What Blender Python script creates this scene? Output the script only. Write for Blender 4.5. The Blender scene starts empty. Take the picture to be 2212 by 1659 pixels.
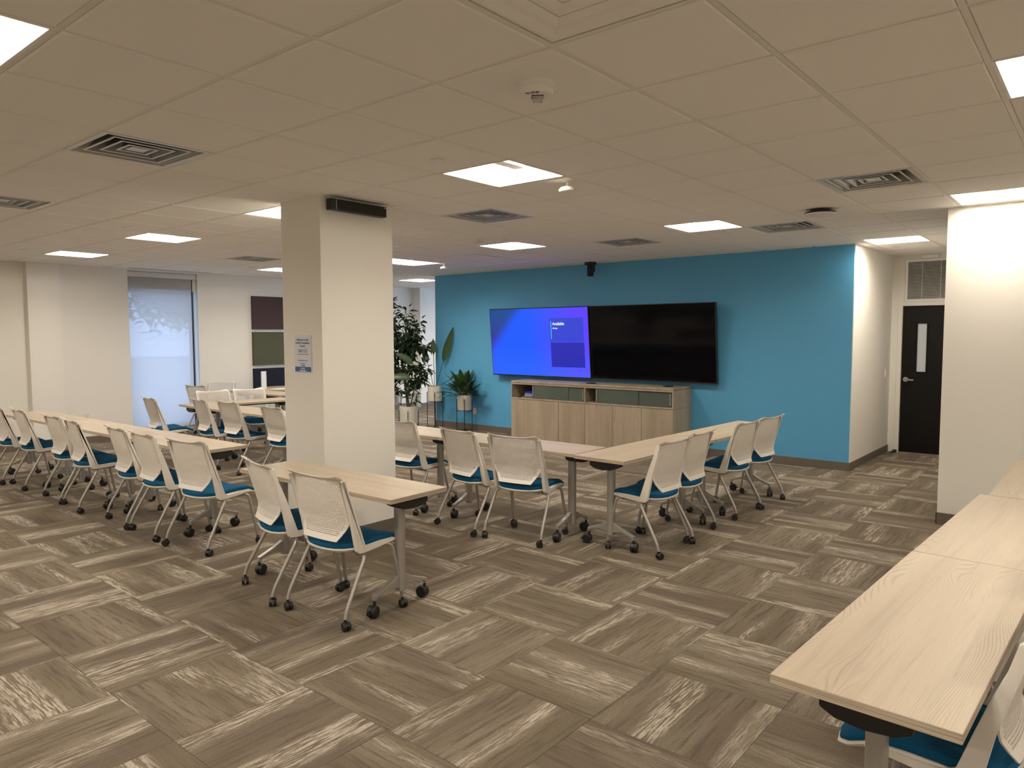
import bpy, bmesh, math, random
from mathutils import Vector, Matrix
random.seed(7)
S = bpy.context.scene
COL = S.collection
R = math.radians
# ---------------------------------------------------------------- camera, world, exposure
CH = 2.7165                                   # ceiling height
CAM = Vector((-1.6027, -2.2501, 1.6536))
YAW, PITCH, ROLL, FPX = 0.6919, -0.0682, -0.0027, 1564.39
fwd = Vector((math.cos(YAW)*math.cos(PITCH), math.sin(YAW)*math.cos(PITCH), math.sin(PITCH)))
rgt = fwd.cross(Vector((0, 0, 1))).normalized(); upv = rgt.cross(fwd)
r2 = math.cos(ROLL)*rgt + math.sin(ROLL)*upv; u2 = -math.sin(ROLL)*rgt + math.cos(ROLL)*upv
cam = bpy.data.objects.new('camera', bpy.data.cameras.new('camera'))
COL.objects.link(cam)
cam.matrix_world = Matrix(((r2.x, u2.x, -fwd.x, CAM.x), (r2.y, u2.y, -fwd.y, CAM.y), (r2.z, u2.z, -fwd.z, CAM.z), (0, 0, 0, 1)))
cam.data.sensor_width = 36.0; cam.data.lens = FPX/2212*36.0; cam.data.clip_start = 0.05
S.camera = cam
W = bpy.data.worlds.new('sky'); S.world = W; W.use_nodes = True
bg = W.node_tree.nodes['Background']
bg.inputs[0].default_value = (0.56, 0.72, 1.0, 1); bg.inputs[1].default_value = 3.6
vs = S.view_settings
vs.view_transform = 'Standard'; vs.look = 'None'; vs.gamma = 1.0; vs.use_curve_mapping = False
vs.exposure = 0.22
LAMP = 46.0                                   # radiance of the ceiling light lenses
LAMPCOL = (1.0, 0.915, 0.78)

# ---------------------------------------------------------------- helpers
def in_view(p, m=0.06):
    d = Vector(p) - CAM; z = d.dot(fwd)
    if z < 0.1: return None
    x = d.dot(r2)/z*FPX/2212; y = d.dot(u2)/z*FPX/1659
    return z if abs(x) < .5+m and abs(y) < .5+m else None

class MB:
    def __init__(s): s.v = []; s.f = []
    def add(s, vs_, fs_):
        o = len(s.v); s.v += [tuple(a) for a in vs_]; s.f += [tuple(i+o for i in f) for f in fs_]; return s
    def box(s, x0, x1, y0, y1, z0, z1):
        return s.add([(x0,y0,z0),(x1,y0,z0),(x1,y1,z0),(x0,y1,z0),(x0,y0,z1),(x1,y0,z1),(x1,y1,z1),(x0,y1,z1)],
                     [(0,3,2,1),(4,5,6,7),(0,1,5,4),(1,2,6,5),(2,3,7,6),(3,0,4,7)])
    def prism(s, poly, a0, a1, ax='y'):
        n = len(poly)
        def P(p, a): return {'y': (p[0], a, p[1]), 'x': (a, p[0], p[1]), 'z': (p[0], p[1], a)}[ax]
        return s.add([P(p, a0) for p in poly] + [P(p, a1) for p in poly],
                     [tuple(range(n))[::-1], tuple(range(n, 2*n))] + [(i, (i+1) % n, n+(i+1) % n, n+i) for i in range(n)])
    def lathe(s, prof, n=20, c=(0,0,0), cap=True):
        vs_ = []; m = len(prof)
        for r, z in prof:
            for k in range(n):
                a = 2*math.pi*k/n; vs_.append((c[0]+r*math.cos(a), c[1]+r*math.sin(a), c[2]+z))
        fs_ = [(i*n+k, i*n+(k+1) % n, (i+1)*n+(k+1) % n, (i+1)*n+k) for i in range(m-1) for k in range(n)]
        if cap: fs_ += [tuple(range(n))[::-1], tuple((m-1)*n+k for k in range(n))]
        return s.add(vs_, fs_)
    def tube(s, pts, r, n=8, closed=False, flat=1.0):
        pts = [Vector(p) for p in pts]; m = len(pts); vs_ = []
        ref = None
        rr = r if isinstance(r, (list, tuple)) else [r]*m
        for i, p in enumerate(pts):
            if closed: t = pts[(i+1) % m]-pts[i-1]
            else: t = pts[min(i+1, m-1)]-pts[max(i-1, 0)]
            t.normalize()
            if ref is None: ref = Vector((0,0,1)) if abs(t.z) < .9 else Vector((0,1,0))
            a = ref-t*ref.dot(t); a.normalize(); ref = a; b = t.cross(a)
            for k in range(n):
                g = 2*math.pi*k/n; vs_.append(p+(a*math.cos(g)+b*math.sin(g)*flat)*rr[i])
        fs_ = [(i*n+k, i*n+(k+1) % n, ((i+1) % m)*n+(k+1) % n, ((i+1) % m)*n+k) for i in range(m if closed else m-1) for k in range(n)]
        if not closed: fs_ += [tuple(range(n))[::-1], tuple((m-1)*n+k for k in range(n))]
        return s.add(vs_, fs_)
    def cyl(s, p0, p1, r, n=16): return s.tube([p0, p1], r, n)
    def grid(s, fn, nu, nv, flip=False):
        vs_ = [fn(i/nu, j/nv) for j in range(nv+1) for i in range(nu+1)]
        fs_ = []
        for j in range(nv):
            for i in range(nu):
                q = (j*(nu+1)+i, j*(nu+1)+i+1, (j+1)*(nu+1)+i+1, (j+1)*(nu+1)+i)
                fs_.append(q[::-1] if flip else q)
        return s.add(vs_, fs_)
    def mesh(s, name, mat, smooth=False, bevel=0, seg=2, fix=True):
        me = bpy.data.meshes.new(name); me.from_pydata(s.v, [], s.f)
        bm = bmesh.new(); bm.from_mesh(me)
        if fix: bmesh.ops.recalc_face_normals(bm, faces=bm.faces)
        if bevel:
            es = [e for e in bm.edges if len(e.link_faces) == 2 and e.calc_face_angle(0) > R(30)]
            bmesh.ops.bevel(bm, geom=es, offset=bevel, segments=seg, affect='EDGES', profile=.5, clamp_overlap=True)
        bm.to_mesh(me); bm.free()
        if mat: me.materials.append(mat)
        if smooth:
            for p in me.polygons: p.use_smooth = True
            try: me.set_sharp_from_angle(angle=R(38))
            except Exception: pass
        return me
    def build(s, name, mat, parent=None, smooth=False, bevel=0, seg=2, fix=True, label=None):
        return link(name, s.mesh(name, mat, smooth, bevel, seg, fix), parent, label=label)

def link(name, me, parent=None, loc=None, rz=None, label=None):
    o = bpy.data.objects.new(name, me); COL.objects.link(o)
    if parent: o.parent = parent
    if loc: o.location = loc
    if rz is not None: o.rotation_euler = (0, 0, rz)
    if label: o['label'] = label
    return o
def tag(o, label, cat, group=None):
    o['label'] = label; o['category'] = cat
    if group: o['group'] = group
    return o
def thing(name, label, cat, loc=(0,0,0), rz=0, group=None):
    o = bpy.data.objects.new(name, None); COL.objects.link(o); o.empty_display_size = .1
    o.location = loc; o.rotation_euler = (0, 0, rz)
    return tag(o, label, cat, group)
def struct(o): o['kind'] = 'structure'; return o
KIDS = {}
def copy_tree(o, parent=None):
    c = o.copy(); COL.objects.link(c); c.parent = parent
    for ch in kids_of(o): copy_tree(ch, c)
    return c
def kids_of(o):
    if o.name not in KIDS: KIDS[o.name] = [x for x in bpy.data.objects if x.parent == o]
    return KIDS[o.name]
def text_mesh(body, size, align='LEFT', bold=0.0, ext=0.0004):
    cu = bpy.data.curves.new('lettering', 'FONT'); cu.body = body; cu.size = size; cu.align_x = align
    cu.offset = bold; cu.extrude = ext; cu.resolution_u = 3
    ob = bpy.data.objects.new('lettering', cu); COL.objects.link(ob)
    dg = bpy.context.evaluated_depsgraph_get(); me = bpy.data.meshes.new_from_object(ob.evaluated_get(dg))
    bpy.data.objects.remove(ob); bpy.data.curves.remove(cu)
    return me
def text(name, body, size, mat, parent, M, align='LEFT', bold=0.0, sx=1.0):
    me = text_mesh(body, size, align, bold)
    me.transform(M @ Matrix.Diagonal((sx, 1, 1, 1))); me.materials.clear(); me.materials.append(mat)
    return link(name, me, parent)
def face_negx(x, y, z):                       # writing on a face that looks towards -X
    return Matrix(((0, 0, -1, x), (-1, 0, 0, y), (0, 1, 0, z), (0, 0, 0, 1)))

# ---------------------------------------------------------------- materials
def nt(name):
    m = bpy.data.materials.new(name); m.use_nodes = True
    return m, m.node_tree.nodes, m.node_tree.links, m.node_tree.nodes['Principled BSDF']
def plain(name, col, rough=.5, metal=0, noise=0, nscale=40, bump=0, bscale=300, spec=.5):
    m, N, L, b = nt(name)
    b.inputs['Base Color'].default_value = (*col, 1); b.inputs['Roughness'].default_value = rough
    b.inputs['Metallic'].default_value = metal; b.inputs['Specular IOR Level'].default_value = spec
    tc = N.new('ShaderNodeTexCoord')
    if noise:
        n = N.new('ShaderNodeTexNoise'); n.inputs['Scale'].default_value = nscale; n.inputs['Detail'].default_value = 4
        L.new(tc.outputs['Object'], n.inputs['Vector'])
        x = N.new('ShaderNodeMix'); x.data_type = 'RGBA'
        x.inputs['A'].default_value = (*[c*(1-noise) for c in col], 1); x.inputs['B'].default_value = (*[min(1, c*(1+noise)) for c in col], 1)
        L.new(n.outputs['Fac'], x.inputs['Factor']); L.new(x.outputs['Result'], b.inputs['Base Color'])
    if bump:
        n = N.new('ShaderNodeTexNoise'); n.inputs['Scale'].default_value = bscale; n.inputs['Detail'].default_value = 3
        L.new(tc.outputs['Object'], n.inputs['Vector'])
        bp = N.new('ShaderNodeBump'); bp.inputs['Strength'].default_value = bump; bp.inputs['Distance'].default_value = .002
        L.new(n.outputs['Fac'], bp.inputs['Height']); L.new(bp.outputs['Normal'], b.inputs['Normal'])
    return m
def emit(name, col, st, base=0.0):
    m, N, L, b = nt(name); b.inputs['Base Color'].default_value = (base, base, base, 1); b.inputs['Roughness'].default_value = .35
    b.inputs['Emission Color'].default_value = (*col, 1); b.inputs['Emission Strength'].default_value = st
    return m
def math_(N, L, op, a, b=None, c=None, clamp=False):
    n = N.new('ShaderNodeMath'); n.operation = op; n.use_clamp = clamp
    for i, v in enumerate((a, b, c)):
        if v is None: continue
        if isinstance(v, (int, float)): n.inputs[i].default_value = v
        else: L.new(v, n.inputs[i])
    return n.outputs[0]
def mixc(N, L, f, a, b):
    n = N.new('ShaderNodeMix'); n.data_type = 'RGBA'
    for k, v in (('Factor', f), ('A', a), ('B', b)):
        if isinstance(v, (int, float)): n.inputs[k].default_value = v
        elif isinstance(v, tuple): n.inputs[k].default_value = (*v, 1)
        else: L.new(v, n.inputs[k])
    return n.outputs['Result']
def smooth(N, L, v, a, b):
    n = N.new('ShaderNodeMapRange'); n.interpolation_type = 'SMOOTHSTEP'
    n.inputs['From Min'].default_value = a; n.inputs['From Max'].default_value = b; L.new(v, n.inputs['Value'])
    return n.outputs['Result']
def wood(name, ca, cb, cd, axis='X', rough=.45, rings=17.0, amt=.62):
    m, N, L, b = nt(name)
    tc = N.new('ShaderNodeTexCoord'); oi = N.new('ShaderNodeObjectInfo')
    off = math_(N, L, 'MULTIPLY', oi.outputs['Random'], 37.0)
    sp = N.new('ShaderNodeSeparateXYZ'); L.new(tc.outputs['Object'], sp.inputs[0])
    ax = {'X': ('X', 'Y', 'Z'), 'Z': ('Z', 'Y', 'X')}[axis]
    g, u, w = (sp.outputs[k] for k in ax)
    def nz(sg, su, det, o=0.0, rough_=.5):
        cb_ = N.new('ShaderNodeCombineXYZ')
        L.new(math_(N, L, 'MULTIPLY_ADD', g, sg, off), cb_.inputs[0])
        L.new(math_(N, L, 'MULTIPLY_ADD', u, su, o), cb_.inputs[1])
        L.new(math_(N, L, 'MULTIPLY', w, su), cb_.inputs[2])
        n = N.new('ShaderNodeTexNoise'); n.inputs['Scale'].default_value = 1.0; n.inputs['Detail'].default_value = det
        n.inputs['Roughness'].default_value = rough_
        L.new(cb_.outputs[0], n.inputs['Vector']); return n.outputs['Fac']
    big = nz(.9, 4.6, 1.0, 3.1, .4); wob = nz(9.0, 60.0, 2, 5.0)
    ph = math_(N, L, 'ADD', math_(N, L, 'MULTIPLY', big, rings*10.0), math_(N, L, 'MULTIPLY', u, rings*26.0))
    ph = math_(N, L, 'ADD', ph, math_(N, L, 'MULTIPLY', wob, 2.2))
    ring = smooth(N, L, math_(N, L, 'SINE', ph), .1, 1.0)
    ring = math_(N, L, 'MULTIPLY', ring, smooth(N, L, nz(1.2, 16.0, 2, 61.0), .38, .66))
    tone = nz(.5, 7.0, 2, 11.0); fib = nz(6.0, 190.0, 4, 23.0, .65); streak = nz(1.5, 45, 3, 41.0, .6)
    c = mixc(N, L, smooth(N, L, tone, .35, .65), ca, cb)
    c = mixc(N, L, math_(N, L, 'MULTIPLY', ring, amt), c, cd)
    c = mixc(N, L, math_(N, L, 'MULTIPLY', smooth(N, L, fib, .5, .75), .35), c, cd)
    c = mixc(N, L, math_(N, L, 'MULTIPLY', smooth(N, L, streak, .5, .75), .35), c, cd)
    if axis == 'X':                            # edge bands: lines run along the edge
        sn = N.new('ShaderNodeSeparateXYZ'); L.new(tc.outputs['Normal'], sn.inputs[0])
        em = math_(N, L, 'SUBTRACT', 1.0, smooth(N, L, math_(N, L, 'ABSOLUTE', sn.outputs['Z']), .4, .7))
        ce_ = N.new('ShaderNodeCombineXYZ'); L.new(math_(N, L, 'MULTIPLY', math_(N, L, 'ADD', g, u), 2.5), ce_.inputs[0]); L.new(math_(N, L, 'MULTIPLY', w, 230.0), ce_.inputs[1])
        ne = N.new('ShaderNodeTexNoise'); ne.inputs['Scale'].default_value = 1.0; ne.inputs['Detail'].default_value = 3; L.new(ce_.outputs[0], ne.inputs['Vector'])
        c = mixc(N, L, em, c, mixc(N, L, smooth(N, L, ne.outputs['Fac'], .38, .68), ca, cd))
    L.new(c, b.inputs['Base Color']); b.inputs['Roughness'].default_value = rough
    bp = N.new('ShaderNodeBump'); bp.inputs['Strength'].default_value = .12; bp.inputs['Distance'].default_value = .001
    L.new(fib, bp.inputs['Height']); L.new(bp.outputs['Normal'], b.inputs['Normal'])
    return m
def carpet_mat():
    m, N, L, b = nt('carpet')
    uv = N.new('ShaderNodeUVMap'); uv.uv_map = 'UVMap'; oi = N.new('ShaderNodeObjectInfo')
    at = N.new('ShaderNodeAttribute'); at.attribute_name = 'tile_random'
    rnd = math_(N, L, 'ADD', oi.outputs['Random'], at.outputs['Fac'])
    off = math_(N, L, 'MULTIPLY', rnd, 91.7)
    sp = N.new('ShaderNodeSeparateXYZ'); L.new(uv.outputs[0], sp.inputs[0])
    def nz(sx, sy, det, o, ro=.5, w=None):
        c = N.new('ShaderNodeCombineXYZ')
        L.new(math_(N, L, 'MULTIPLY_ADD', sp.outputs['X'], sx, off), c.inputs[0])
        L.new(math_(N, L, 'MULTIPLY_ADD', sp.outputs['Y'], sy, math_(N, L, 'ADD', off, o)), c.inputs[1])
        n = N.new('ShaderNodeTexNoise'); n.inputs['Scale'].default_value = 1; n.inputs['Detail'].default_value = det
        n.inputs['Roughness'].default_value = ro
        L.new(c.outputs[0], n.inputs['Vector']); return n.outputs['Fac']
    band = nz(.5, 5.2, 1.5, 3.0); tone = nz(.5, 5.0, 2, 17.0); line = nz(3.0, 46.0, 3, 31.0, .65)
    fine = nz(9.0, 120.0, 2, 53.0, .7); hue = nz(.3, 2.2, 0, 71.0)
    loop = nz(100, 190, 1, 7.0, .8)
    c = mixc(N, L, smooth(N, L, hue, .4, .6), (0.157, 0.127, 0.088), (0.143, 0.112, 0.084))
    c = mixc(N, L, smooth(N, L, tone, .42, .68), c, (0.208, 0.172, 0.128))
    c = mixc(N, L, math_(N, L, 'MULTIPLY', smooth(N, L, line, .47, .66), .7), c, (0.089, 0.069, 0.053))
    cream = math_(N, L, 'MULTIPLY', smooth(N, L, band, .49, .64), smooth(N, L, math_(N, L, 'ADD', fine, math_(N, L, 'MULTIPLY', line, .9)), .86, 1.08))
    c = mixc(N, L, math_(N, L, 'MULTIPLY', cream, .95), c, (0.456, 0.400, 0.329))
    dk = math_(N, L, 'MULTIPLY', smooth(N, L, loop, .50, .72), .42)
    c = mixc(N, L, dk, c, (0.062, 0.049, 0.040))
    L.new(c, b.inputs['Base Color']); b.inputs['Roughness'].default_value = .95; b.inputs['Specular IOR Level'].default_value = .1
    bp = N.new('ShaderNodeBump'); bp.inputs['Strength'].default_value = .5; bp.inputs['Distance'].default_value = .003
    L.new(loop, bp.inputs['Height']); L.new(bp.outputs['Normal'], b.inputs['Normal'])
    return m

M = {}
M['white'] = plain('white_paint', (.84, .81, .755), .75, bump=.08, bscale=220)
M['blue'] = plain('blue_paint', (.100, .385, .66), .55, bump=.08, bscale=220)
M['tile'] = plain('ceiling_tile', (.88, .85, .81), .95, noise=.04, nscale=180, bump=.15, bscale=260, spec=.1)
M['grid'] = plain('ceiling_grid', (.80, .76, .69), .6)
M['slab'] = plain('slab', (.3, .28, .26), .9)
M['base'] = plain('vinyl_base', (.150, .122, .098), .6, noise=.05)
M['carpet'] = carpet_mat()
M['under'] = plain('carpet_backing', (.08, .065, .05), .95)
M['oak'] = wood('light_oak', (.525, .437, .331), (.474, .389, .290), (.308, .244, .177), 'X', .42, 33.0, .55)
M['credenza'] = wood('greige_wood', (.41, .335, .248), (.335, .268, .195), (.215, .168, .119), 'Z', .5, 12, .45)
M['credenza_h'] = wood('greige_wood_flat', (.44, .36, .265), (.40, .32, .235), (.30, .235, .17), 'X', .5, 6, .3)
M['metal'] = plain('silver_paint', (.42, .40, .365), .38, .55)
M['plastic'] = plain('white_plastic', (.80, .745, .68), .45, bump=.04, bscale=500)
M['fabric'] = plain('blue_fabric', (.004, .078, .172), .9, noise=.18, nscale=600, bump=.3, bscale=900, spec=.2)
M['black'] = plain('black_plastic', (.012, .011, .010), .45)
M['dark'] = plain('dark_metal', (.02, .018, .016), .5, .4)
M['vent'] = plain('vent_metal', (.66, .65, .62), .4, .15)
M['ventdark'] = plain('duct_dark', (.02, .02, .022), .8)
M['lens'] = emit('lamp_lens', LAMPCOL, LAMP, .8)
M['lens_dim'] = emit('lamp_lens_dimmed', LAMPCOL, LAMP*.55, .8)
M['lens_boost'] = emit('lamp_lens_boost', LAMPCOL, LAMP*2.2, .8)  # boosted unseen lamps that brighten the right wall and far room
M['lamphouse'] = plain('lamp_housing', (.85, .83, .79), .6)
M['lampbar'] = plain('lamp_bar', (.42, .38, .33), .6)
M['cone'] = plain('diffuser_cone_shaded', (.26, .27, .28), .45, .3)  # darker than the rims: shade between the cones painted into the slopes
M['purple'] = plain('plum_felt', (.066, .042, .044), .95, noise=.25, nscale=120, bump=.3)
M['green'] = plain('moss_felt', (.085, .092, .055), .95, noise=.25, nscale=120, bump=.3)
M['navy'] = plain('navy_felt', (.008, .012, .028), .95, noise=.25, nscale=120, bump=.3)
M['pot'] = plain('pot_white', (.66, .62, .55), .6, noise=.03)
M['soil'] = plain('soil', (.09, .065, .04), .95, noise=.4, nscale=90, bump=.6, bscale=120)
M['leaf'] = plain('leaf_dark', (.020, .045, .013), .35, noise=.35, nscale=14)
M['leaf2'] = plain('leaf_mid', (.030, .075, .020), .35, noise=.35, nscale=14)
M['bark'] = plain('bark', (.10, .075, .05), .9, noise=.3, nscale=60, bump=.5, bscale=90)
M['chrome'] = plain('satin_nickel', (.55, .53, .50), .3, .9)
M['door'] = plain('door_black', (.006, .0055, .005), .5, spec=.22)
M['paper'] = plain('paper', (.74, .76, .80), .7)
M['ink'] = plain('ink_navy', (.03, .05, .16), .6)
M['inkblue'] = plain('print_blue', (.045, .14, .34), .6)
M['red'] = plain('red_print', (.20, .02, .02), .6)
M['screen_off'] = plain('screen_off', (.0010, .0012, .003), .10, spec=.18)
M['soot'] = plain('speaker_cloth', (.016, .014, .013), .8, noise=.2, nscale=400)
def glass(name, col=(1, 1, 1), rough=0.0, alpha=.12):
    m, N, L, b = nt(name)
    g = N.new('ShaderNodeBsdfGlossy'); g.inputs['Roughness'].default_value = rough
    t = N.new('ShaderNodeBsdfTransparent'); t.inputs['Color'].default_value = (*col, 1)
    x = N.new('ShaderNodeMixShader'); x.inputs[0].default_value = alpha
    L.new(t.outputs[0], x.inputs[1]); L.new(g.outputs[0], x.inputs[2])
    L.new(x.outputs[0], N['Material Output'].inputs['Surface']); return m
M['glass'] = glass('window_glass', (.94, .97, 1), 0, .06)
M['cabglass'] = glass('cabinet_glass', (.62, .70, .66), .12, .10)
_N, _L = M['cabglass'].node_tree.nodes, M['cabglass'].node_tree.links
_d = _N.new('ShaderNodeBsdfDiffuse'); _d.inputs['Color'].default_value = (.20, .235, .205, 1)
_x = _N.new('ShaderNodeMixShader'); _x.inputs[0].default_value = .42
_L.new(_N['Mix Shader'].outputs[0], _x.inputs[1]); _L.new(_d.outputs[0], _x.inputs[2]); _L.new(_x.outputs[0], _N['Material Output'].inputs['Surface'])
def shade_mat():
    m, N, L, b = nt('shade_fabric')
    t = N.new('ShaderNodeBsdfTranslucent'); t.inputs['Color'].default_value = (.72, .72, .70, 1)
    d = N.new('ShaderNodeBsdfDiffuse'); d.inputs['Color'].default_value = (.72, .70, .66, 1)
    tr = N.new('ShaderNodeBsdfTransparent'); tr.inputs['Color'].default_value = (.9, .93, 1, 1)
    a = N.new('ShaderNodeMixShader'); a.inputs[0].default_value = .5; L.new(t.outputs[0], a.inputs[1]); L.new(d.outputs[0], a.inputs[2])
    c = N.new('ShaderNodeMixShader'); c.inputs[0].default_value = .30; L.new(a.outputs[0], c.inputs[1]); L.new(tr.outputs[0], c.inputs[2])
    L.new(c.outputs[0], N['Material Output'].inputs['Surface']); return m
M['shade'] = shade_mat()
def screen_mat():
    m, N, L, b = nt('screen_on')
    tc = N.new('ShaderNodeTexCoord'); sp = N.new('ShaderNodeSeparateXYZ'); L.new(tc.outputs['Generated'], sp.inputs[0])
    u = math_(N, L, 'SUBTRACT', 1.0, sp.outputs['Y']); v = sp.outputs['Z']       # u runs left to right as seen
    c = mixc(N, L, smooth(N, L, u, .35, 1.0), (.0, .085, 1.0), (.095, .045, 1.0))
    c = mixc(N, L, math_(N, L, 'MULTIPLY', smooth(N, L, math_(N, L, 'SUBTRACT', .5, v), -.1, .5), .35), c, (.045, .16, 1.0))
    dg = math_(N, L, 'SUBTRACT', v, math_(N, L, 'MULTIPLY', u, 1.9))
    dark = mixc(N, L, smooth(N, L, v, .35, .95), (.035, .012, .30), (.0, .055, .26))
    c = mixc(N, L, smooth(N, L, dg, .22, .58), c, dark)
    b.inputs['Base Color'].default_value = (0, 0, 0, 1); b.inputs['Roughness'].default_value = .3
    L.new(c, b.inputs['Emission Color']); b.inputs['Emission Strength'].default_value = .95
    return m
M['screen'] = screen_mat()
M['card_a'] = emit('screen_card_upper', (.030, .052, .62), .9)
M['card_b'] = emit('screen_card_lower', (.017, .020, .42), .9)
M['card_t'] = emit('screen_text', (.75, .9, 1.0), .9)
M['card_g'] = emit('screen_accent', (.05, .55, .75), .9)
M['tablet'] = emit('tablet_screen', (.004, .010, .16), .6)

# ================================================================ room shell
G = .6096
X0, X1, Y0, Y1 = -5.6, 15.0, -6.0, 9.87       # inner faces: rear, far room, right, window wall
XB = 7.64; XD = 9.55; XR = 5.55; YA = .14; YR = -1.13; YE = 7.2; YF = 10.1
# floor with carpet tiles
fl = struct(MB().box(X0-.2, X1+.2, Y0-.2, YF+.2, -.12, -.007).build('floor', M['under']))
def tile_mesh(name, mat, size, t, bev):
    me = MB().box(-size/2, size/2, -size/2, size/2, -t, 0).mesh(name, mat, bevel=bev, seg=1)
    u = me.uv_layers.new(name='UVMap')
    for lp in me.loops:
        co = me.vertices[lp.vertex_index].co; u.data[lp.index].uv = (co.x, co.y)
    return me
ct = tile_mesh('carpet_tile', M['carpet'], G-.0012, .0065, .0012)
cells = []
i0 = math.floor((X0-.93)/G)-1; i1 = math.ceil((X1-.93)/G)+1; j0 = math.floor(Y0/G)-1; j1 = math.ceil(YF/G)+1
for i in range(i0, i1):
    for j in range(j0, j1):
        c = (.9307+(i+.5)*G, .0256+(j+.5)*G, 0)
        if not (X0-.1 < c[0] < X1+.1 and Y0-.1 < c[1] < YF+.1): continue
        inpil = 1.75 < c[0] < 2.46 and 2.41 < c[1] < 2.93
        z = in_view(c, .1)
        hid = (c[0] > XB and YA < c[1] < YE) or (c[0] > XR and c[1] < YR) or c[0] > XD
        cells.append((z if z and not hid and not inpil else 99+abs(c[0])+abs(c[1]), i, j, c))
cells.sort()
joined = MB(); jr = []; jrot = []
for n, (z, i, j, c) in enumerate(cells):
    par = (i+j) % 2
    rot = (0 if par == 0 else math.pi/2) + (math.pi if random.random() < .5 else 0)
    if n < 300 and z < 90:
        link('carpet_tile', ct, fl, c, rot)
    else:
        h = (G-.0012)/2
        joined.add([(c[0]-h, c[1]-h, 0), (c[0]+h, c[1]-h, 0), (c[0]+h, c[1]+h, 0), (c[0]-h, c[1]+h, 0)], [(0, 1, 2, 3)])
        jr.append(random.random()); jrot.append((par, c))
me = bpy.data.meshes.new('carpet_field'); me.from_pydata(joined.v, [], joined.f); me.materials.append(M['carpet'])
u = me.uv_layers.new(name='UVMap'); at = me.attributes.new('tile_random', 'FLOAT', 'FACE')
for p in me.polygons:
    par, c = jrot[p.index]; at.data[p.index].value = jr[p.index]
    for li in p.loop_indices:
        co = me.vertices[me.loops[li].vertex_index].co; a, b_ = co.x-c[0], co.y-c[1]
        u.data[li].uv = (a, b_) if par == 0 else (b_, -a)
o = link('carpet_field', me, fl); o['kind'] = 'stuff'

# walls (each a slab with its own thickness)
def wall(name, boxes, mat=M['white'], bevel=0):
    m = MB()
    for b in boxes: m.box(*b)
    return struct(m.build(name, mat, bevel=bevel))
H = CH+.25
WX0, WX1, WZ0, WZ1 = 3.44, 4.58, .10, 2.69    # window opening
wall('wall_left', [(X0-.2, WX0, Y1, Y1+.35, -.1, H), (WX1, 8.2, Y1, Y1+.35, -.1, H), (WX0, WX1, Y1+.058, Y1+.35, 2.40, H), (WX0, WX1, Y1, Y1+.35, -.1, WZ0), (WX0, WX1, Y1, Y1+.35, WZ1, H)])
struct(MB().box(2.0, 2.43, Y1-.14, Y1+.01, -.05, H).build('wall_left_column', M['white'], bevel=.004))
wall('wall_far_left', [(8.05, 11.2, YF, YF+.3, -.1, H), (14.4, X1+.2, YF, YF+.3, -.1, H), (11.2, 14.4, YF, YF+.3, -.1, .3), (11.2, 14.4, YF, YF+.3, 2.5, H), (8.05, 8.2, Y1, YF+.1, -.1, H)])
struct(MB().box(9.75, 10.35, YF-.25, YF+.01, -.05, H).build('wall_far_column', M['white'], bevel=.004))
wall('wall_far_end', [(X1, X1+.2, YA, YF+.3, -.1, .3), (X1, X1+.2, YA, YF+.3, 2.6, H), (X1, X1+.2, YA, 1.2, .3, 2.6), (X1, X1+.2, 9.7, YF+.3, .3, 2.6)])
w3 = struct(MB().box(X1+.1, X1+.11, 1.2, 9.7, .3, 2.6).build('window_fill', M['glass']))  # unseen window added to throw daylight on the far wall
for yy in (1.2, 4.0, 6.8, 9.64): MB().box(X1+.07, X1+.14, yy, yy+.06, .3, 2.6).build('window_frame', M['dark'], w3)
wall('wall_front', [(XB, XB+.13, YA+.004, YE, -.05, H)], M['blue'])
wall('wall_front_end', [(XB+.001, XB+.14, YE-.001, YE+.012, -.05, H)])
wall('wall_alcove_side', [(XB+.006, XD+.12, YA-.006, YA+.12, -.05, H)])
DY0, DY1, DZ = -.93, -.004, 2.03              # door opening
wall('wall_alcove_back', [(XD, XD+.14, DY1+.03, YA+.1, -.05, H), (XD, XD+.14, YR-.1, DY0-.03, -.05, H), (XD, XD+.14, DY0-.03, DY1+.03, DZ+.03, H)])
wall('wall_alcove_right', [(XR+.0, XD+.14, YR-.14, YR, -.05, H)])
wall('wall_right', [(XR, XR+.14, Y0-.2, YR-.1401, -.05, H)])
wall('wall_rear', [(X0-.2, X0, Y0-.2, Y1+.2, -.1, H)])
wall('wall_back_right', [(X0-.2, XR+.1, Y0-.2, Y0, -.1, H)])
wall('wall_behind_door', [(XD+1.5, XD+1.62, YR-1, YA+.2, -.1, H), (XD+.1, XD+1.6, YR-.3, YR-.2, -.1, H)])
PX0, PX1, PY0, PY1 = 1.747, 2.465, 2.41, 2.93
struct(MB().box(PX0, PX1, PY0, PY1, -.05, CH+.02).build('wall_pillar', M['white'], bevel=.004))
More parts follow.
